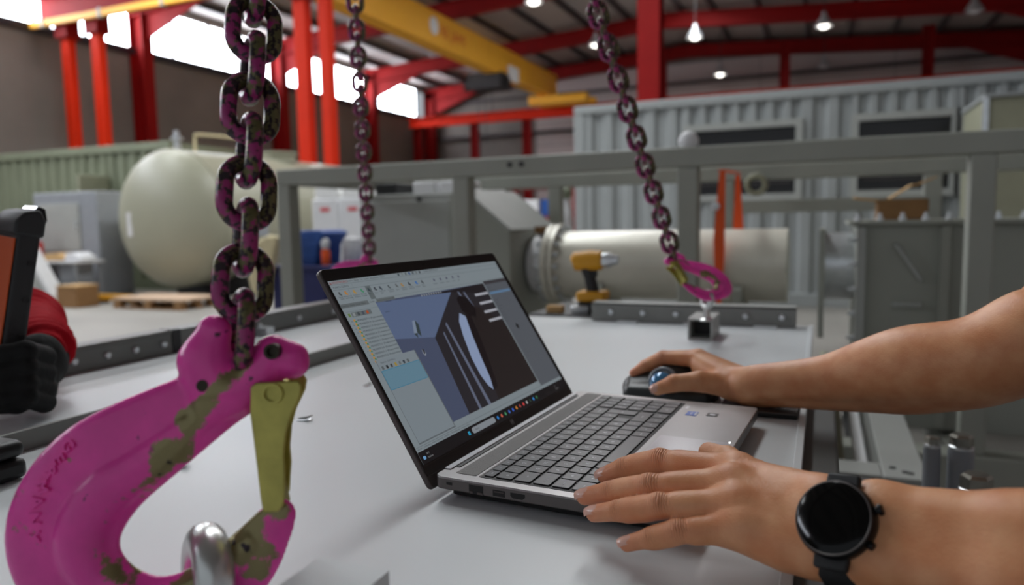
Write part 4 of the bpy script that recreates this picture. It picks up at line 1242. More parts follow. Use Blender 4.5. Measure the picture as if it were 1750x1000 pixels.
# keys
ROWX = {0: (.0490, .0095), 1: (.0640, .0158), 2: (.0823, .0158), 3: (.1006, .0158), 4: (.1189, .0158), 5: (.1372, .0158)}
keymesh = {}
def key(cx, cy, dx_, dy_, leg=None, leg2=None):
    kk = (round(dx_, 5), round(dy_, 5))
    if kk not in keymesh:
        m = MB()
        h = .0013
        a = [(p[0], p[1]) for p in rrect(dx_, dy_, .0012, 2)]
        b = [(p[0], p[1]) for p in rrect(dx_ - .0007, dy_ - .0007, .0011, 2)]
        n = len(a)
        m.cur = 1
        m.add([(x, y, 0) for x, y in a] + [(x, y, h - .0002) for x, y in a], [(i, (i + 1) % n, (i + 1) % n + n, i + n) for i in range(n)])
        m.cur = 0
        m.add([(x, y, h - .0002) for x, y in a] + [(x, y, h) for x, y in b], [(i, (i + 1) % n, (i + 1) % n + n, i + n) for i in range(n)] + [tuple(range(n, 2 * n))])
        o = m.build('key', ['key_grey', 'key_side'], lap, world=False)
        keymesh[kk] = o
        o.location = (cx, cy, .0003)
    else:
        o = inst(keymesh[kk], lap, (cx, cy, .0003))
    if leg:
        m = MB()
        for tx, sz, ox, oy in ((leg, .0052 if len(leg) == 1 else .0026, 0, 0), (leg2, .0038, -.0045, 0)):
            if tx:
                v, f = text_mesh(tx, sz)
                # read from the user's side: text runs along -y... rows toward +x
                m.add([(ox + -p[1], oy + p[0], .00136) for p in v], f)
        lg = m.build('legend', 'legend', o, world=False)
    return o
U = .0185
def row(r, items):
    cx, dx_ = ROWX[r]
    for y0, y1, a, b in items:
        key(cx, (y0 + y1) / 2, dx_, (y1 - y0) - .0022, a, b)
fn = ['esc'] + ['f%d' % i for i in range(1, 13)] + ['ins', 'sup', 'ini', 'fin', 're', 'av', 'o']
row(0, [(.0142 + i * .01645, .0142 + (i + 1) * .01645, fn[i], None) for i in range(20)])
row(1, [(.0142, .0315, 'o', None)] + [(.0315 + i * U, .0315 + (i + 1) * U, '1234567890\'!'[i], None if i > 9 else '!"·$%&/()='[i]) for i in range(12)] + [(.0315 + 12 * U, .2815, 'retroceso', None)])
row(2, [(.0142, .0402, 'tab', None)] + [(.0402 + i * U, .0402 + (i + 1) * U, 'QWERTYUIOP`+'[i], None) for i in range(12)])
key((ROWX[2][0] + ROWX[3][0]) / 2 , .2715, .0341, .0165, 'intro')
row(3, [(.0142, .0448, 'bloq mayus', None)] + [(.0448 + i * U, .0448 + (i + 1) * U, 'ASDFGHJKL\u00d1\u00b4'[i], None) for i in range(11)])
row(4, [(.0142, .0355, 'mayus', None), (.0355, .0538, '<', None)] + [(.0538 + i * U, .0538 + (i + 1) * U, 'ZXCVBNM,.-'[i], None) for i in range(10)] + [(.0538 + 10 * U, .2815, 'mayus', None)])
row(5, [(.0142, .0365, 'ctrl', None), (.0365, .055, 'fn', None), (.055, .0735, 'win', None), (.0735, .094, 'alt', None), (.094, .1845, None, None), (.1845, .203, 'alt gr', None), (.203, .2215, 'ctrl', None), (.2215, .2415, '<', None), (.2415, .2615, 'v', None), (.2615, .2815, '>', None)])
for r_ in range(1, 6):
    lg = (['blq', '/', '*', '-'], ['7', '8', '9', '+'], ['4', '5', '6', None], ['1', '2', '3', 'intro'], ['0', None, '.', None])[r_ - 1]
    for c_ in range(4):
        if lg[c_] is None:
            continue
        y0 = .2865 + c_ * .0143
        y1 = y0 + .0143
        if lg[c_] == '0':
            y1 += .0143
        cx, dx_ = ROWX[r_]
        if lg[c_] in ('+', 'intro'):
            cx += .00915; dx_ = .0341
        key(cx, (y0 + y1) / 2, dx_, y1 - y0 - .0022, lg[c_])

# lid: local frame s along y, t up the lid, n out of the screen
LA = .557
UL = Vector((-math.sin(LA), 0, math.cos(LA))); SL = Vector((0, 1, 0)); NL = SL.cross(UL)
LB = Vector((-.0074, 0, -.0032))
def lidprism(poly, n0, n1):
    return MB().prism([(p[0] / 1000, p[1] / 1000) for p in poly], LB, SL, UL, NL, n0 / 1000, n1 / 1000)
def rr_(s0, s1, t0, t1, r):
    return [(p[0] + (s0 + s1) / 2, p[1] + (t0 + t1) / 2) for p in rrect(s1 - s0, t1 - t0, r, 5)]
lid = lb(lidprism(rr_(0, 359.4, -12, 224, 6), -6.5, -.6), 'lid', 'lid_dark', bevel=.0012, seg=2)
lb(lidprism(rr_(.9, 358.5, -1, 223.1, 5.5), -.7, 0), 'bezel', 'bezel_black', lid)
lb(lidprism([(1.5, -.2), (357.5, -.2), (357.5, .3), (1.5, .3)], -.1, .25), 'bezel_foot', 'lid_dark', lid)
lb(lidprism([(5, 9.6), (352, 9.6), (352, 9.9), (5, 9.9)], -.1, .06), 'chin_line', 'lid_dark', lid)
lb(lidprism(rr_(176, 178.5, 216, 218.5, 1.2), 0, .08), 'webcam', 'port_black', lid)
lg = MB()
for k in range(4):
    x0 = 176.2 + k * 1.9
    a, b = ((4.6, 9.2), (2.6, 7.4), (4.4, 9.2), (2.6, 7.4))[k]
    sl = .35
    lg.prism([((x0 + a * sl) / 1000, a / 1000), ((x0 + .8 + a * sl) / 1000, a / 1000), ((x0 + .8 + b * sl) / 1000, b / 1000), ((x0 + b * sl) / 1000, b / 1000)], LB, SL, UL, NL, 0, .00008)
lb(lg, 'maker_logo', 'laptop_light', lid)

screen = lb(lidprism([(4, 11.5), (350, 11.5), (350, 210), (4, 210)], -.05, .05), 'screen', scol((114, 123, 128)))
layer = [0]
def ui(name, polys, c, lvl):
    m = MB()
    n_ = (.06 + .02 * lvl) / 1000
    for p in polys:
        m.add([LB + SL * (q[0] / 1000) + UL * (q[1] / 1000) + NL * n_ for q in p], [tuple(range(len(p)))])
    return lb(m, name, scol(c), screen)
def rc(s0, s1, t0, t1):
    return [(s0, t0), (s1, t0), (s1, t1), (s0, t1)]
def txt(name, items, c, lvl):
    m = MB(); n_ = (.06 + .02 * lvl) / 1000
    for s_, t_, sz, tx in items:
        v, f = text_mesh(tx, sz / 1000, 'LEFT')
        m.add([LB + SL * (s_ / 1000 + p[0]) + UL * (t_ / 1000 + p[1]) + NL * n_ for p in v], f)
    return lb(m, name, scol(c), screen)
# program window
ui('rule_line', [rc(4, 350, 205.2, 205.6), rc(4, 350, 199.4, 199.8), rc(4, 60, 174.6, 174.9), rc(60, 350, 183.6, 183.9), rc(36, 36.3, 199.6, 205.2), rc(27, 27.3, 186, 199)], (84, 94, 98), 1)
ui('active_button', [rc(53.5, 62, 184, 199.4)], (84, 92, 94), 1)
ui('tab_bar', [rc(4, 47, 179.2, 183.8), rc(60, 92, 179.6, 183.4), rc(13, 44, 168.6, 173.6)], (88, 94, 96), 1)
txt('program_name', [(9, 207.6, 3.6, 'SOLIDWORKS')], (120, 40, 38), 2)
ui('program_mark', [[(5, 206.2), (6.6, 206.2), (6.2, 209.4)], [(6.8, 206.2), (8.2, 206.2), (6.8, 208)]], (120, 40, 38), 2)
txt('menu_text', [(32, 207.8, 2.6, 'Archivo   Edici\u00f3n   Ver   Insertar   Herramientas   Ventana'), (170, 207.8, 2.6, 'PLANTA CLIENTE.SLDASM'), (7, 202.3, 3.0, 'PLANTA CLIENTE')], (44, 52, 54), 2)
rib = ['Estudio de\n  dise\u00f1o', 'Selecci\u00f3n de\ninterferencias', 'Verificaci\u00f3n\n de distancia', 'Alineaci\u00f3n\n de taladro', 'Medir', 'Marca', 'Propiedades\n  f\u00edsicas', 'Propiedades\n de secci\u00f3n', 'Sensor', 'Visualizaci\u00f3n\n ensamblaje', 'Evaluaci\u00f3n\nrendimiento', 'Curvatura', 'An\u00e1lisis\nsimetr\u00eda']
rs = [8, 17, 30, 42, 53.5, 64, 73, 88, 102, 112, 126, 140, 152]
txt('ribbon_text', [(s_, 190.4, 2.1, tx) for s_, tx in zip(rs, rib)] + [(176 + k * 14, 190.4, 2.1, w_) for k, w_ in enumerate(('Comparar', 'Comprobar', 'Sustentab.', 'Costing', 'DFM'))], (44, 52, 56), 2)
icn = [(70, 76, 78), (160, 110, 50), (150, 120, 60), (60, 120, 90), (50, 60, 66), (60, 64, 70), (52, 60, 70), (70, 76, 80), (80, 84, 86), (140, 110, 60), (40, 44, 50), (40, 90, 150), (60, 66, 70)]
for s_, c in zip(rs, icn):
    ui('ribbon_icon', [rc(s_ + 2.5, s_ + 5.2, 193.6, 197.2), rc(s_ + 4.4, s_ + 6.4, 192.8, 194.8)], c, 2)
for k in range(5):
    ui('ribbon_icon', [rc(180 + k * 14, 183 + k * 14, 193.6, 196.8)], (66, 66, 84), 2)
for k in range(7):
    ui('toolbar_icon', [rc(118 + k * 7, 121 + k * 7, 206.4, 209.2)], ((52, 62, 66), (104, 112, 112), (70, 78, 80), (30, 60, 110), (60, 66, 72), (92, 98, 100), (50, 54, 58))[k], 2)
txt('tab_text', [(5, 181.4, 2.5, 'Ensamblaje  Dise\u00f1o  Croquis  Marca'), (48.5, 181.4, 2.5, 'Calcular'), (61, 181.4, 2.2, 'Complementos de SOLIDWORKS')], (48, 54, 56), 2)
for k, c in enumerate(((90, 110, 60), (120, 126, 128), (60, 66, 70), (64, 70, 80), (150, 70, 40))):
    ui('tree_tab_icon', [rc(8 + k * 7, 11.4 + k * 7, 169.3, 172.9)], c, 2)
# model tree
items = []
for k in range(12):
    t_ = 164.2 - k * 4.15
    items.append((17, t_, 2.9, 'MDM0002%d-%d> (Predeterminado)' % (57 + k * 2, 1 + k % 3)))
txt('tree_text', items, (40, 46, 50), 2)
ui('tree_icon', [rc(11.5, 14.2, 163.6 - k * 4.15, 165.9 - k * 4.15) for k in range(12)], (164, 120, 44), 2)
ui('tree_icon', [rc(13.2, 15.4, 162.6 - k * 4.15, 164.3 - k * 4.15) for k in range(12)], (60, 108, 78), 3)
ui('tree_arrow', [[(8.4, 163.6 - k * 4.15), (9.4, 164.2 - k * 4.15), (8.4, 164.8 - k * 4.15)] for k in range(12)], (50, 56, 58), 2)
# model view
ui('view_backdrop', [[(57.5, 35), (286, 35), (286, 180.5), (57.5, 180.5)]], (64, 71, 92), 1)
ui('view_wall', [[(57.5, 179.4), (203, 176), (125, 127), (57.5, 136.4)]], (80, 93, 120), 2)
ui('view_dark_side', [[(203, 176.5), (286, 180.5), (286, 35), (112, 35), (124, 127)]], (36, 34, 38), 2)
ui('view_roof', [[(140, 178.2), (286, 180.5), (286, 166), (203, 176)]], (28, 25, 28), 3)
for pb in ([(143, 128.5), (146, 131), (139, 35), (134, 35)], [(156, 138), (160, 141), (161, 35), (155, 35)], [(216, 176), (220, 175.5), (224, 150), (220, 150)], [(228, 175), (232, 174), (236, 150), (232, 150)]):
    ui('view_bar', [pb], (88, 94, 112), 3)
ui('view_brown', [[(214, 160), (245, 150), (286, 120), (286, 35), (180, 35), (195, 95)]], (33, 28, 28), 3)
ui('view_drum_face', [[(196, 148), (186, 138), (178.5, 120), (171, 92), (170, 70), (174, 55), (180, 48), (186, 62), (191, 90), (198, 120), (205, 142)]], (124, 138, 166), 4)
ui('view_drum_edge', [[(205, 142), (198, 120), (191, 90), (186, 62), (180, 48), (192, 50), (203, 80), (213, 118), (216, 140), (212, 148)]], (22, 17, 19), 4)
ui('view_drum_top', [[(206, 166), (216, 170), (230, 165), (236, 150), (228, 138), (212, 142), (204, 150)]], (20, 16, 18), 5)
ui('view_slat', [rc(252, 285, 164.5 - k * 12.4, 168 - k * 12.4) for k in range(4)], (150, 152, 160), 4)
ui('view_block', [[(92, 137), (100, 151.5), (105, 151.5), (98, 137), (95, 132)]], (110, 122, 140), 3)
ui('view_block_shade', [[(98, 137), (105, 151.5), (108, 146), (102, 132)], [(92, 137), (98, 137), (95, 131)]], (48, 58, 60), 4)
ui('view_bolt', [[(89, 114), (91, 118.5), (94, 118), (94, 112), (91, 110)]], (124, 130, 140), 3)
ui('view_bolt_shade', [[(91, 118.5), (94, 118), (93.4, 113), (90.5, 112)]], (44, 46, 54), 4)
ui('view_axis_line', [rc(74, 84, 178.6, 179.2), rc(64, 72, 167, 167.5)], (44, 50, 60), 3)
ui('view_toolbar', [rc(140 + k * 5, 142.6 + k * 5, 177.4, 179.6) for k in range(9)], (120, 124, 128), 6)
# right task pane, darkened in its colour for the screen's off-angle falloff
ui('task_pane', [[(288, 28), (350, 28), (350, 178), (288, 178)]], (76, 80, 86), 1)
ui('task_header', [rc(288, 350, 178, 183), ], (52, 50, 54), 2)
ui('task_select', [rc(290, 348, 163, 166.5)], (84, 112, 140), 2)
txt('task_text', [(292, 173 - (k + (2 if k > 1 else 0)) * 4.6, 2.4, w_) for k, w_ in enumerate(('Recursos', 'Biblioteca de dise\u00f1o', 'Apariencias', 'Escenas', 'Calcoman\u00edas', 'Metal', 'Pl\u00e1stico', 'Pintura', 'Goma', 'Vidrio'))], (52, 54, 58), 3)
ui('task_icon', [[(309, 112), (313, 117), (317, 112), (313, 107)]], (22, 22, 24), 3)
txt('task_note', [(296, 92 - k * 4.4, 2.2, w_) for k, w_ in enumerate(('Propiedades', 'Material     Acero', 'Masa          Volumen', 'Superficie', 'Configuraci\u00f3n', 'Estado'))], (66, 68, 72), 3)
# floating window and cyan box
ui('popup_shadow', [rc(12.4, 78.8, 29.6, 120)], (84, 90, 94), 3)
ui('popup', [rc(13, 77.4, 31, 120)], (112, 121, 127), 4)
txt('popup_text', [(18, 116.6, 2.6, 'Relaci\u00f3n - (DMM00-1)')], (60, 66, 70), 5)
for k in range(7):
    ui('popup_icon', [rc(16 + k * 7, 19.2 + k * 7, 109.4, 113)], ((80, 86, 88), (40, 44, 46), (60, 64, 66), (140, 120, 50), (90, 96, 96), (50, 58, 64), (76, 82, 84))[k], 5)
ui('selection_edge', [rc(13, 77, 87.6, 108.6)], (44, 108, 134), 5)
ui('selection_box', [rc(13.6, 76.4, 88.2, 108)], (88, 118, 134), 6)
# status bar and taskbar
ui('status_rule', [rc(4, 350, 27.6, 28)], (80, 88, 92), 2)
txt('status_text', [(6, 25.6, 2.2, 'MDM00_C (DMM0000-1) - MONT_PLANTA DEF_ARMARIO-111 EN ENSAMBLAJE - Totalmente definido')], (60, 66, 70), 5)
ui('taskbar', [rc(4, 350, 11.5, 23.6)], (18, 17, 19), 4)
ui('search_pill', [rr_(101, 152, 14.4, 21, 3.2)], (118, 124, 130), 5)
txt('search_text', [(108, 17.7, 3.0, 'Buscar')], (60, 64, 68), 6)
ui('start_icon', [rc(92.5 + a, 94.3 + a, 15.3 + b, 17.1 + b) for a in (0, 2.1) for b in (0, 2.1)], (40, 150, 190), 5)
for k, c in enumerate(((40, 120, 190), (190, 90, 70), (60, 130, 90), (60, 100, 180), (50, 90, 190), (190, 120, 50), (150, 60, 60), (190, 60, 60), (160, 160, 160), (40, 60, 50), (50, 130, 200), (50, 110, 70))):
    ui('app_icon', [rc(157 + k * 9.4, 160.2 + k * 9.4, 15.8, 19.4)], c, 5)
ui('weather_icon', [rr_(8, 12.6, 15, 18.4, 1.5)], (96, 140, 180), 5)
txt('weather_text', [(15, 19.4, 2.6, '20\u00b0C'), (15, 15.6, 2.6, 'Nublado')], (120, 122, 124), 5)
txt('clock_text', [(318, 19.2, 2.4, '11:42'), (318, 15.4, 2.4, '24/06/2024')], (110, 110, 112), 5)
# ------------------------------------------------------------------ trackball mouse and pad
mat('mouse_black', (44, 48, 48), .4, var=.05, scale=80)
mat('mouse_grey', (120, 124, 128), .35)
mat('ball_blue', (70, 130, 176), .12, coat=.6, metal=.2)
mouse = thing('trackball_mouse', 'black ergonomic trackball mouse with blue ball under the hand', 'mouse', (-.2, 1.03, TZ))
fm = Field((-.285, .955, TZ - .01), (-.115, 1.10, TZ + .06), .0014)
for a, b, ra, rb in (((-.245, 1.03, TZ + .008), (-.19, 1.035, TZ + .012), .020, .030), ((-.19, 1.035, TZ + .014), (-.15, 1.035, TZ + .010), .031, .024),
                     ((-.245, 1.005, TZ + .006), (-.18, .998, TZ + .008), .013, .016), ((-.18, .998, TZ + .008), (-.15, 1.01, TZ + .008), .016, .018),
                     ((-.245, 1.055, TZ + .006), (-.16, 1.06, TZ + .008), .013, .018)):
    fm.cone(a, b, ra, rb, .014)
fm.cut(lambda x, y, z: z - (TZ + .0008) + 0 * x, (-.285, .955, TZ - .01), (-.115, 1.10, TZ + .06), .0015)
fm.build('shell', 'mouse_black', mouse)
bc = view_pt(1131, 656, 1.008)
MB().ell(bc, .0165, .0165, .0165, n=28, m=18).build('ball', 'ball_blue', mouse, smooth=True)
MB().torus(bc + Vector((0, .006, .002)), .0185, .0028, (-.15, -.9, .4), 32, 8).build('ball_rim', 'mouse_grey', mouse, smooth=True)
MB().tube([(-.236, 1.036, TZ + .0405), (-.222, 1.036, TZ + .044)], .006, 12).build('scroll_wheel', 'mouse_grey', mouse, smooth=True)
t = thing('dark_pad', 'thin dark pad on the panel under the far forearm', 'pad', (-.07, 1.0, TZ))
MB().box2((-.118, .952, TZ + .0005), (-.024, 1.1, TZ + .006)).build('pad_sheet', 'rubber', t, bevel=.0015)
MB().box2((-.118, .952, TZ + .006), (-.024, 1.1, TZ + .0075)).build('pad_cover', 'lid_dark', t)

# ------------------------------------------------------------------ the person at the right: skin, bare arms
def skin_mat():
    m = mat('skin', (200, 138, 100), .44, sss=.12, spec=.4)
    nt = m.node_tree; N, L = nt.nodes, nt.links
    b = N['Principled BSDF']
    tc = N.new('ShaderNodeTexCoord')
    n1 = N.new('ShaderNodeTexNoise'); n1.inputs['Scale'].default_value = 38; n1.inputs['Detail'].default_value = 6
    L.new(tc.outputs['Object'], n1.inputs['Vector'])
    cr = N.new('ShaderNodeValToRGB')
    cr.color_ramp.elements[0].position = .32; cr.color_ramp.elements[0].color = lin((212, 140, 96))
    cr.color_ramp.elements[1].position = .7; cr.color_ramp.elements[1].color = lin((231, 170, 126))
    L.new(n1.outputs['Fac'], cr.inputs['Fac']); L.new(cr.outputs['Color'], b.inputs['Base Color'])
    # fine pores and creases
    n2 = N.new('ShaderNodeTexNoise'); n2.inputs['Scale'].default_value = 420; n2.inputs['Detail'].default_value = 3
    L.new(tc.outputs['Object'], n2.inputs['Vector'])
    vo = N.new('ShaderNodeTexVoronoi'); vo.inputs['Scale'].default_value = 620
    L.new(tc.outputs['Object'], vo.inputs['Vector'])
    ad = N.new('ShaderNodeMath'); ad.operation = 'ADD'
    L.new(n2.outputs['Fac'], ad.inputs[0]); L.new(vo.outputs['Distance'], ad.inputs[1])
    def attr(nm):
        a_ = N.new('ShaderNodeAttribute'); a_.attribute_name = nm
        return a_.outputs['Fac']
    def math_(op, x_, y_=None):
        q_ = N.new('ShaderNodeMath'); q_.operation = op
        for i_, v_ in enumerate((x_, y_)):
            if v_ is None:
                continue
            if isinstance(v_, (int, float)):
                q_.inputs[i_].default_value = v_
            else:
                L.new(v_, q_.inputs[i_])
        return q_.outputs[0]
    n6 = N.new('ShaderNodeTexNoise'); n6.inputs['Scale'].default_value = 260; n6.inputs['Detail'].default_value = 3
    L.new(tc.outputs['Object'], n6.inputs['Vector'])
    ph = math_('ADD', math_('MULTIPLY', attr('fold_t'), 1.7), math_('MULTIPLY', n6.outputs['Fac'], 5.0))
    fold = math_('MULTIPLY', math_('ABSOLUTE', math_('SINE', ph)), attr('fold_w'))
    pore = math_('MULTIPLY', ad.outputs[0], .35)
    hgt = math_('ADD', pore, math_('MULTIPLY', fold, 1.6))
    bp_ = N.new('ShaderNodeBump'); bp_.inputs['Strength'].default_value = .6; bp_.inputs['Distance'].default_value = .0006
    L.new(hgt, bp_.inputs['Height']); L.new(bp_.outputs['Normal'], b.inputs['Normal'])
    mx = N.new('ShaderNodeMix'); mx.data_type = 'RGBA'
    L.new(math_('MULTIPLY', attr('flush'), .45), mx.inputs[0]); L.new(cr.outputs['Color'], mx.inputs[6]); mx.inputs[7].default_value = lin((220, 134, 108))
    m3 = N.new('ShaderNodeMix'); m3.data_type = 'RGBA'
    line = math_('MULTIPLY', math_('MULTIPLY', math_('POWER', math_('SUBTRACT', 1.0, math_('ABSOLUTE', math_('SINE', ph))), 2.5), attr('fold_w')), .8)
    L.new(line, m3.inputs[0]); L.new(mx.outputs[2], m3.inputs[6]); m3.inputs[7].default_value = lin((150, 78, 54))
    L.new(m3.outputs[2], b.inputs['Base Color'])
skin_mat()
mat('nail', (226, 176, 158), .25, coat=.4)
mat('shirt_dark', (44, 48, 58), .85, var=.08, scale=30)
mat('trousers', (52, 54, 60), .9, var=.08, scale=30)
mat('hair_dark', (34, 26, 20), .6, bump=.6, bscale=140)
mat('boot', (30, 28, 26), .6)

person = thing('person', 'person with bare arms and a watch, working at the laptop and mouse', 'person', (.55, .78, 0))
HL = .0012
N_W = Vector((-.05, -.82, .57)).normalized()
A0, A1, A2 = view_pt(1404, 901, .478), view_pt(1500, 917, .452), view_pt(1750, 968, .402)
AX = (A0 - A1).normalized()
N_W = (N_W - AX * N_W.dot(AX)).normalized()
WV = AX.cross(N_W); WV = WV if WV.z > 0 else -WV       # across the wrist, thumb side up
E_L = Vector((.27, .415, .955))
fingers = {
    'index': ([(-.0570, .5540, .9105), (-.1165, .5700, .9060), (-.1480, .5765, .8945), (-.1650, .5800, .8850)], [.0108, .0094, .0083, .0070]),
    'middle': ([(-.0580, .5300, .9085), (-.1150, .5245, .9005), (-.1480, .5325, .8895), (-.1690, .5370, .8815)], [.0108, .0094, .0082, .0069]),
    'ring': ([(-.0530, .5110, .9010), (-.1040, .5060, .8945), (-.1365, .5135, .8835), (-.1562, .5198, .8760)], [.0102, .0088, .0077, .0066]),
    'pinky': ([(-.0470, .4985, .8910), (-.0880, .4930, .8835), (-.1090, .4940, .8745), (-.1245, .4945, .8680)], [.0094, .0078, .0068, .0058]),
}
lo, hi = (-.185, .385, .845), (.215, .70, .99)
palm = Field(lo, hi, HL)
tip = Field(lo, hi, HL)
for nm, (J, rad) in fingers.items():
    f1 = Field(lo, hi, HL)
    # a little fleshy: swell between the joints
    f1.chain([(*J[i], rad[i]) for i in range(4)], .002)
    for i in (0, 1):
        m0 = np.array(J[i]) * .72 + np.array(J[i + 1]) * .28; m1 = np.array(J[i]) * .3 + np.array(J[i + 1]) * .7
        dn = np.array((0, 0, .0012))
        f1.cone(m0 - dn, m1 - dn, (rad[i] * .72 + rad[i + 1] * .28) * 1.0, (rad[i] * .3 + rad[i + 1] * .7) * 1.02, .006)
    f1.cone(J[1], np.array(J[1]) + np.array((0, 0, .0006)), rad[1] * 1.01, rad[1] * 1.01, .003)
    ax_ = np.array(J[2]) - np.array(J[1])
    f1.ripple(np.array(J[1]) + np.array((0, -.003, rad[1] * .9)), ax_, .0040, .00022, .0066)
    f1.ripple(np.array(J[2]) + np.array((0, -.003, rad[2] * .9)), ax_, .0036, .00016, .0050)
    tip.D = np.minimum(tip.D, f1.D)
# thumb
th = Field(lo, hi, HL)
TJ = [(-.012, .553, .896, .0145), (-.045, .600, .893, .0118), (-.071, .634, .8925, .0108), (-.0890, .6500, .8915, .0092)]
th.chain(TJ, .004)
# metacarpals, from across the wrist to the knuckles
C0 = A0
for (nm, (J, rad)), off, rr0 in zip(fingers.items(), (.017, .006, -.006, -.016), (.0165, .0175, .0170, .0160)):
    s_ = C0 + WV * off
    e_ = Vector(J[0])
    palm.cone(s_, e_, rr0, rad[0] * 1.06, .010)
palm.cone(C0 - WV * .012 + Vector((-.02, 0, -.004)), Vector((-.052, .505, .884)), .016, .012, .010)
palm.cone(C0 + WV * .012, Vector(TJ[1][:3]) * .5 + Vector(fingers['index'][0][0]) * .5 + Vector((.01, 0, -.006)), .015, .012, .012)
# knuckle heads
for nm, (J, rad) in fingers.items():
    palm.cone(Vector(J[0]) + Vector((.002, -.001, .0015)), Vector(J[0]) + Vector((.004, -.001, .0012)), rad[0] * .9, rad[0] * .9, .012)
# tendons along the back of the hand
for nm, (J, rad) in fingers.items():
    e_ = Vector(J[0]); s_ = C0 + N_W * .0155 + WV * (.006 if nm in ('index', 'middle') else -.006)
    palm.cone(e_ + Vector((.006, -.003, .0085)), e_.lerp(s_, .62) + N_W * .0015, .0028, .0022, .006)
palm.merge(th, .009)
palm.merge(tip, .009)
# wrist and forearm: two parallel strands make the flat oval section
for sgn in (1, -1):
    palm.cone(C0 + WV * (.0115 * sgn), A1 + WV * (.0125 * sgn), .0192, .0200, .010)
    palm.cone(A1 + WV * (.0125 * sgn), A2 + WV * (.013 * sgn), .0200, .0265, .012)
    palm.cone(A2 + WV * (.013 * sgn), Vector(E_L) + WV * (.008 * sgn), .0265, .0370, .012)
palm.cone(C0 - WV * .021 + N_W * .006, C0 - WV * .0212 + N_W * .0062 - AX * .004, .009, .009, .010)      # ulnar head
VL, FL_ = palm.mesh()

# right arm reaching the mouse
lo2, hi2 = (-.275, .86, .846), (.235, 1.12, 1.03)
H2 = .0015
pr_ = Field(lo2, hi2, H2)
arm_s = [(1276, 661, .955, .0205, .008), (1335, 658, .922, .0205, .011), (1420, 654, .885, .0255, .012), (1500, 641, .855, .0355, .012), (1565, 632, .833, .0415, .012), (1655, 622, .80, .0415, .009), (1710, 605, .785, .0430, .007), (1775, 575, .77, .0480, .006)]
strand = [(*view_pt(x_, y_, d_), r_, o_) for x_, y_, d_, r_, o_ in arm_s]
wrs = [Vector(q[:3]) for q in strand]
strand = spline(strand, 5)
dv = np.array((.1, .75, -.65)); dv = dv / np.linalg.norm(dv)
for q0, q1 in zip(strand[:-1], strand[1:]):
    for sg in (1, -1):
        pr_.cone(q0[:3] + dv * q0[4] * sg, q1[:3] + dv * q1[4] * sg, q0[3], q1[3], .008)
RF = {
    'index': ([(-.1600, 1.0300, .9020), (-.2080, 1.0300, .9010), (-.2320, 1.0290, .8880), (-.2480, 1.0290, .8770)], [.0112, .0088, .0078, .0068]),
    'middle': ([(-.1600, 1.0520, .9010), (-.2110, 1.0530, .8990), (-.2370, 1.0520, .8850), (-.2530, 1.0520, .8720)], [.0112, .0090, .0080, .0068]),
    'ring': ([(-.1560, 1.0720, .8950), (-.2030, 1.0760, .8900), (-.2270, 1.0760, .8760), (-.2410, 1.0760, .8640)], [.0104, .0086, .0076, .0066]),
    'pinky': ([(-.1480, 1.0880, .8860), (-.1830, 1.0950, .8780), (-.2030, 1.0950, .8680), (-.2150, 1.0950, .8610)], [.0094, .0078, .0070, .0062]),
}
tipr = Field(lo2, hi2, H2)
for nm, (J, rad) in RF.items():
    f1 = Field(lo2, hi2, H2)
    f1.chain([(*J[i], rad[i]) for i in range(4)], .002)
    tipr.D = np.minimum(tipr.D, f1.D)
W0 = wrs[0]
for (nm, (J, rad)), off in zip(RF.items(), (-.012, -.002, .007, .014)):
    pr_.cone(W0 + Vector((0, off, 0)), Vector(J[0]), .0175, rad[0] * 1.08, .012)
RT = [view_pt(1250, 660, .965), view_pt(1195, 652, .965), view_pt(1152, 655, .972), view_pt(1124, 665, .982)]
rtr = [.0165, .0135, .0112, .0085]
thr = Field(lo2, hi2, H2)
thr.chain([(*RT[i], rtr[i]) for i in range(4)], .004)
pr_.cone(RT[0], Vector((-.150, 1.018, .890)), .016, .012, .012)
pr_.merge(tipr, .004)
pr_.merge(thr, .008)
VR, FR_ = pr_.mesh()
# upper arms, neck and head at a coarser grid (all outside the picture)
bf = Field((.1, .3, .86), (.85, 1.25, 1.75), .008)
S_L, S_R = Vector((.47, .57, 1.24)), Vector((.47, 1.0, 1.25))
bf.cone(E_L + Vector((-.02, 0, 0)), S_L, .038, .052, .02)
bf.cone(wrs[-1], S_R, .044, .052, .02)
bf.cone((.5, .785, 1.25), (.43, .785, 1.42), .06, .055, .02)
bf.cone((.395, .785, 1.49), (.385, .785, 1.56), .075, .085, .03)
bf.cone((.30, .785, 1.51), (.315, .785, 1.545), .012, .009, .01)          # nose
for sgn in (-1, 1):
    bf.cone((.395, .785 + .088 * sgn, 1.51), (.39, .785 + .09 * sgn, 1.545), .014, .016, .006)   # ears
VB, FB = bf.mesh()
VV = np.concatenate([VL, VR, VB]) - np.array(person['_o'])
FF = np.concatenate([FL_, FR_ + len(VL), FB + len(VL) + len(VR)])
def raw_mesh(name, V, Fq, m, parent):
    me = bpy.data.meshes.new(name)
    me.vertices.add(len(V)); me.vertices.foreach_set('co', V.ravel())
    me.loops.add(Fq.size); me.loops.foreach_set('vertex_index', Fq.ravel().astype(np.int32))
    me.polygons.add(len(Fq)); me.polygons.foreach_set('loop_start', np.arange(0, Fq.size, 4, dtype=np.int32))
    me.polygons.foreach_set('use_smooth', np.ones(len(Fq), bool))
    me.update(calc_edges=True); me.validate()
    me.materials.append(MATS[m])
    o = bpy.data.objects.new(name, me); COL.objects.link(o); o.parent = parent
    o['_o'] = parent.get('_o', (0, 0, 0))
    return o
bd = raw_mesh('body', VV, FF, 'skin', person)
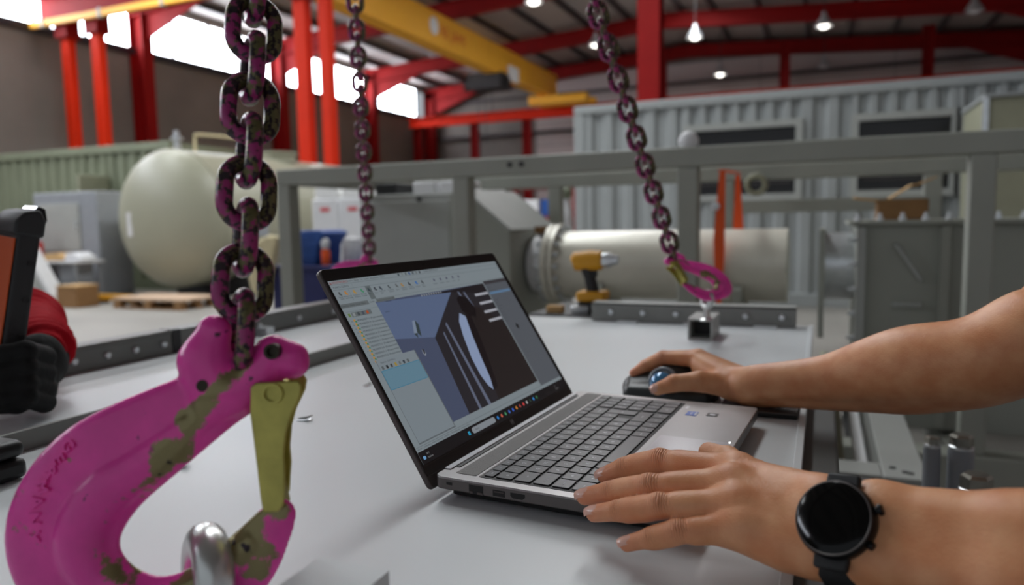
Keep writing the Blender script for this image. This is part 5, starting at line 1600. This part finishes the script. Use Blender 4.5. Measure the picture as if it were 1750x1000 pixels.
# skin folds over the finger joints and flushed finger ends, kept as vertex values the skin material reads
PW = VV + np.array(person['_o'])
ft = np.zeros(len(PW)); fwt = np.zeros(len(PW)); fl_ = np.zeros(len(PW))
for grp in (fingers, RF):
    for nm, (J, rad) in grp.items():
        for ji, sz in ((1, .0074), (2, .0052)):
            ax_ = np.array(J[ji + 1]) - np.array(J[ji - 1]); ax_ = ax_ / np.linalg.norm(ax_)
            c_ = np.array(J[ji]) + np.array((0, -.0045, rad[ji] * .8))
            dq = PW - c_
            tt = dq @ ax_
            w_ = np.exp(-(np.sum(dq * dq, 1) - tt * tt) / (rad[ji] ** 2) - (tt / sz) ** 2)
            better = w_ > fwt
            ft[better] = tt[better] * 1000; fwt[better] = w_[better]
        fl_ = np.maximum(fl_, np.exp(-np.sum((PW - np.array(J[3])) ** 2, 1) / .018 ** 2))
        fl_ = np.maximum(fl_, .7 * np.exp(-np.sum((PW - np.array(J[1])) ** 2, 1) / .014 ** 2))
        fl_ = np.maximum(fl_, .55 * np.exp(-np.sum((PW - np.array(J[0])) ** 2, 1) / .016 ** 2))
for an_, val in (('fold_t', ft), ('fold_w', fwt), ('flush', fl_)):
    bd.data.attributes.new(an_, 'FLOAT', 'POINT').data.foreach_set('value', val.astype(np.float32))
# finger nails
def nail(J, r_, up_, k=1.0):
    p3, p2 = Vector(J[3][:3]), Vector(J[2][:3])
    d = (p3 - p2).normalized(); u_ = Vector(up_); u_ = (u_ - d * u_.dot(d)).normalized(); s_ = d.cross(u_)
    m = MB(); n = 7; vs = []
    for i in range(n):
        for j in range(n):
            a = (i / (n - 1) - .5) * 2; b = (j / (n - 1) - .5) * 2
            wv = r_ * .78 * a
            ln_ = r_ * (1.0 * b) * (1 - .18 * a * a)
            lift = r_ * (1.06 - .40 * a * a - .22 * max(0, b) ** 2)
            vs.append(p3 + d * (ln_ + r_ * .05) + s_ * wv + u_ * lift)
    m.add(vs, [(i * n + j, i * n + j + 1, (i + 1) * n + j + 1, (i + 1) * n + j) for i in range(n - 1) for j in range(n - 1)])
    return m.build('fingernail', 'nail', bd, smooth=True, auto=180)
for nm, (J, rad) in fingers.items():
    nail(J, rad[3], (-.1, -.45, .85))
nail(RT, .0085, (-.25, -.75, .5))
# clothes and head hair, outside the picture
sf = Field((.2, .3, .8), (1.0, 1.3, 1.45), .01)
sf.cone((.56, .785, .95), (.52, .785, 1.2), .15, .16, .05)
sf.cone((.56, .70, .95), (.5, .66, 1.2), .12, .12, .05).cone((.56, .87, .95), (.5, .91, 1.2), .12, .12, .05)
sf.cone(S_L, S_L.lerp(E_L, .6), .075, .062, .03).cone(S_R, S_R.lerp(wrs[-1], .6), .075, .064, .03)
sf.build('t_shirt', 'shirt_dark', person)
tf = Field((.3, .5, .05), (1.0, 1.08, 1.0), .012)
for y in (.68, .89):
    tf.cone((.58, y, .92), (.60, y - .01, .5), .11, .08, .03).cone((.60, y - .01, .5), (.62, y, .1), .08, .06, .02)
tf.build('trousers', 'trousers', person)
for y in (.68, .89):
    MB().tube([(.70, y, .05), (.62, y, .06), (.52, y, .045), (.44, y, .035)], [.04, .055, .048, .03], 14).build('boot', 'boot', person, smooth=True)
hf = Field((.25, .65, 1.4), (.52, .92, 1.7), .008)
hf.cone((.405, .785, 1.56), (.395, .785, 1.585), .085, .086, .02)
hf.cone((.44, .785, 1.5), (.41, .785, 1.57), .06, .08, .02)
hf.build('hair', 'hair_dark', person)
for sgn in (-1, 1):
    MB().ell((.312, .785 + .032 * sgn, 1.535), .006, .011, .006).build('eye', 'white_plastic', person, smooth=True)
MB().tube([(.317, .765, 1.475), (.311, .785, 1.473), (.317, .805, 1.475)], .005, 8).build('mouth', 'nail', person, smooth=True)

# ------------------------------------------------------------------ wrist watch
mat('watch_case', (26, 26, 27), .3, metal=.6)
mat('watch_glass', (7, 7, 7), .12, spec=.25)
mat('watch_strap', (30, 30, 31), .6, bump=.1, bscale=300)
CW = C0.lerp(A1, .55)
wc = CW + N_W * .0225
watch = thing('smart_watch', 'round black smart watch on the near wrist', 'watch', CW)
RW = .0245
MB().lathe([(RW * .9, -.004), (RW, -.001), (RW, .004), (RW * .96, .0062), (RW * .9, .0068)], wc, N_W, 48).build('case', 'watch_case', watch, smooth=True)
MB().lathe([(RW * .95, .0063), (RW * .88, .0072), (RW * .5, .0078), (0, .008)], wc, N_W, 48).build('glass', 'watch_glass', watch, smooth=True)
MB().torus(wc + N_W * .0066, RW * .93, .0006, N_W, 48, 6).build('bezel_ring', 'lid_dark', watch, smooth=True)
for ang, nm, rr0, ln_ in ((22, 'crown', .0034, .0042), (-28, 'button', .0026, .003)):
    dd = (-AX * math.cos(R(ang)) + WV * math.sin(R(ang))).normalized()
    MB().lathe([(rr0 * .6, 0), (rr0 * .6, ln_ * .5), (rr0, ln_ * .5), (rr0, ln_), (rr0 * .8, ln_ + .0006)], wc + dd * (RW - .0008) + N_W * .0015, dd, 18).build(nm, 'watch_case', watch, smooth=True)
# strap: a band round the oval wrist
sm = MB(); n = 44; vs = []
hwid = .0105
for i in range(n):
    a = 2 * PI * i / n
    ca, sa = math.cos(a), math.sin(a)
    p = CW + WV * (.0335 * ca) + N_W * (.0222 * sa + (.0 if sa > 0 else -.002 * sa))
    o_ = (WV * ca * .0222 + N_W * sa * .0335).normalized()
    taper = hwid * (1.0 if sa < .3 else 1.0 + .18 * sa)
    for aa, dr in ((-taper, 0), (taper, 0), (taper, .0024), (-taper, .0024)):
        vs.append(p + AX * aa + o_ * dr)
fs = []
for i in range(n):
    j = (i + 1) % n
    for k in range(4):
        fs.append((i * 4 + k, i * 4 + (k + 1) % 4, j * 4 + (k + 1) % 4, j * 4 + k))
sm.add(vs, fs).build('strap', 'watch_strap', watch, smooth=True, auto=50)
MB().box(CW - WV * .0372 - N_W * .003, (.004, .024, .012), Matrix((WV, AX, N_W)).transposed()).build('buckle', 'watch_strap', watch, bevel=.0015)
for sg in (1, -1):
    MB().prism([(.012, -.0115), (.030, -.0100), (.030, .0100), (.012, .0115)], wc, WV * sg, AX, N_W, -.004, .0015).build('lug', 'watch_strap', watch, bevel=.0015)

# ------------------------------------------------------------------ gloved worker at the left edge with a rugged handheld
mat('glove', (32, 32, 32), .8, spec=.2, bump=.4, bscale=160, var=.15, scale=60)
mat('red_cloth', (172, 16, 32), .9, spec=.1, bump=.25, bscale=240, var=.1, scale=25)
mat('device_black', (40, 40, 41), .6, bump=.1, bscale=200)
mat('device_orange', (206, 84, 22), .5)
mat('device_shine', (24, 24, 26), .1, coat=1.0)
worker = thing('person', 'worker in a red sleeve and dark glove at the left edge holding a rugged handheld', 'person', (-1.85, .62, 0))
d0 = view_pt(10, 640, .985); d1 = view_pt(48, 366, .985)
vv = (d1 - d0).normalized()
nn = (-r2 * .66 - fw * .75); nn = (nn - vv * nn.dot(vv)).normalized()      # orange face
ss = vv.cross(nn).normalized()
ss = ss if ss.dot(fw) < 0 else -ss                                          # toward the camera
L_ = (d1 - d0).length
dev = thing('rugged_handheld', 'orange and black rugged handheld held upright at the left edge', 'handheld', d0)
def dpt(n_, s_, v_):
    return d0 + nn * n_ + ss * s_ + vv * v_
def dbox(m, n0, n1, s0, s1, v0, v1):
    return m.add([dpt(a, b, c) for a in (n0, n1) for b in (s0, s1) for c in (v0, v1)], [(0, 1, 3, 2), (4, 6, 7, 5), (0, 4, 5, 1), (2, 3, 7, 6), (0, 2, 6, 4), (1, 5, 7, 3)])
dbox(MB(), -.016, .012, -.085, .012, -.02, L_ - .014).build('shell', 'device_black', dev, bevel=.006, seg=3)
dbox(MB(), .0122, .0145, -.078, .009, .0, L_ - .034).build('face', 'device_orange', dev, bevel=.001)
m = MB(); m.prism([(-.019, L_ - .03), (.017, L_ - .03), (.018, L_ - .012), (.008, L_ + .002), (-.010, L_ + .008), (-.019, L_ - .006)], d0 + ss * -.088, nn, vv, ss, 0, .103)
m.build('top_bumper', 'device_black', dev, bevel=.004, seg=2)
m = MB(); m.prism([(-.020, L_ - .012), (-.004, L_ + .006), (-.009, L_ + .013), (-.018, L_ + .010), (-.022, L_ - .006)], d0 + ss * -.05, nn, vv, ss, 0, .058)
m.build('carry_loop', 'device_shine', dev, bevel=.002)
for v_ in (.05, .10, .15, .2):
    dbox(MB(), -.012, -.004, .012, .0132, v_, v_ + .006).build('side_clip', 'black_plastic', dev)
# gloved hand: fingers wrap the lower end
gf = Field((-1.13, .52, .845), (-.86, .76, 1.02), .0018)
hand_c = view_pt(56, 640, 1.02)
for k, (y0, y1, dd) in enumerate(((598, 606, 0), (625, 634, .003), (652, 660, .004), (676, 682, .006))):
    P = [view_pt(76, y0 + 12, 1.0 - dd), view_pt(44, y0 + 2, .955 - dd), view_pt(6, y1, .945 - dd), view_pt(-28, y1 + 4, .955 - dd)]
    gf.chain([(*p, r_) for p, r_ in zip(P, (.0145, .0135, .0125, .0115))], .004)
gf.cone(view_pt(66, 606, 1.03), view_pt(64, 668, 1.01), .030, .024, .012)
gf.cone(view_pt(70, 625, 1.045), view_pt(74, 598, 1.08), .034, .036, .012)
gf.chain([(*view_pt(52, 655, .97), .015), (*view_pt(30, 690, .955), .013), (*view_pt(2, 694, .95), .011)], .004)
gf.build('glove', 'glove', worker)
sl_ = Field((-1.75, .5, .84), (-.9, 1.15, 1.25), .005)
sp0, sp1, sp2 = view_pt(74, 596, 1.07), view_pt(42, 552, 1.22), view_pt(-80, 510, 1.45)
sl_.cone(sp0, sp1, .040, .052, .02).cone(sp1, sp2, .052, .064, .03)
for i in range(9):
    q_ = sp0.lerp(sp1, i / 8.0)
    ax_ = (sp1 - sp0).normalized()
    sl_.ripple(q_, ax_ + Vector((.12, .1, .25 * (i % 2 - .5))), .022, .0036, .06)
sl_.build('sleeve', 'red_cloth', worker)
jf = Field((-2.2, .25, .8), (-1.3, 1.2, 1.5), .012)
jf.cone((-1.85, .62, .95), (-1.83, .62, 1.3), .16, .17, .05).cone((-1.84, .45, 1.32), (-1.84, .82, 1.32), .08, .08, .03)
jf.cone((-1.82, .82, 1.3), sp2, .075, .066, .03)
jf.build('jacket', 'red_cloth', worker)
wf = Field((-2.1, .4, 1.3), (-1.6, .85, 1.8), .008)
wf.cone((-1.84, .62, 1.4), (-1.82, .62, 1.52), .055, .052, .02).cone((-1.81, .62, 1.58), (-1.81, .62, 1.66), .078, .088, .03)
wf.cone((-1.72, .62, 1.59), (-1.725, .62, 1.63), .012, .009, .01)
wf.build('head', 'skin', worker)
hw_ = Field((-2.1, .4, 1.5), (-1.6, .85, 1.85), .008)
hw_.cone((-1.82, .62, 1.67), (-1.82, .62, 1.69), .094, .092, .02)
hw_.build('hair', 'hair_dark', worker)
tw = Field((-2.1, .3, .05), (-1.6, .95, 1.0), .012)
for y in (.52, .72):
    tw.cone((-1.85, y, .92), (-1.85, y, .5), .11, .08, .03).cone((-1.85, y, .5), (-1.86, y, .1), .08, .06, .02)
tw.build('trousers', 'trousers', worker)
for y in (.52, .72):
    MB().tube([(-1.95, y, .05), (-1.86, y, .06), (-1.76, y, .045), (-1.68, y, .035)], [.04, .055, .048, .03], 14).build('boot', 'boot', worker, smooth=True)

# ------------------------------------------------------------------ tidy helper tags
for o in bpy.data.objects:
    for k in ('_o', '_r'):
        if k in o:
            del o[k]
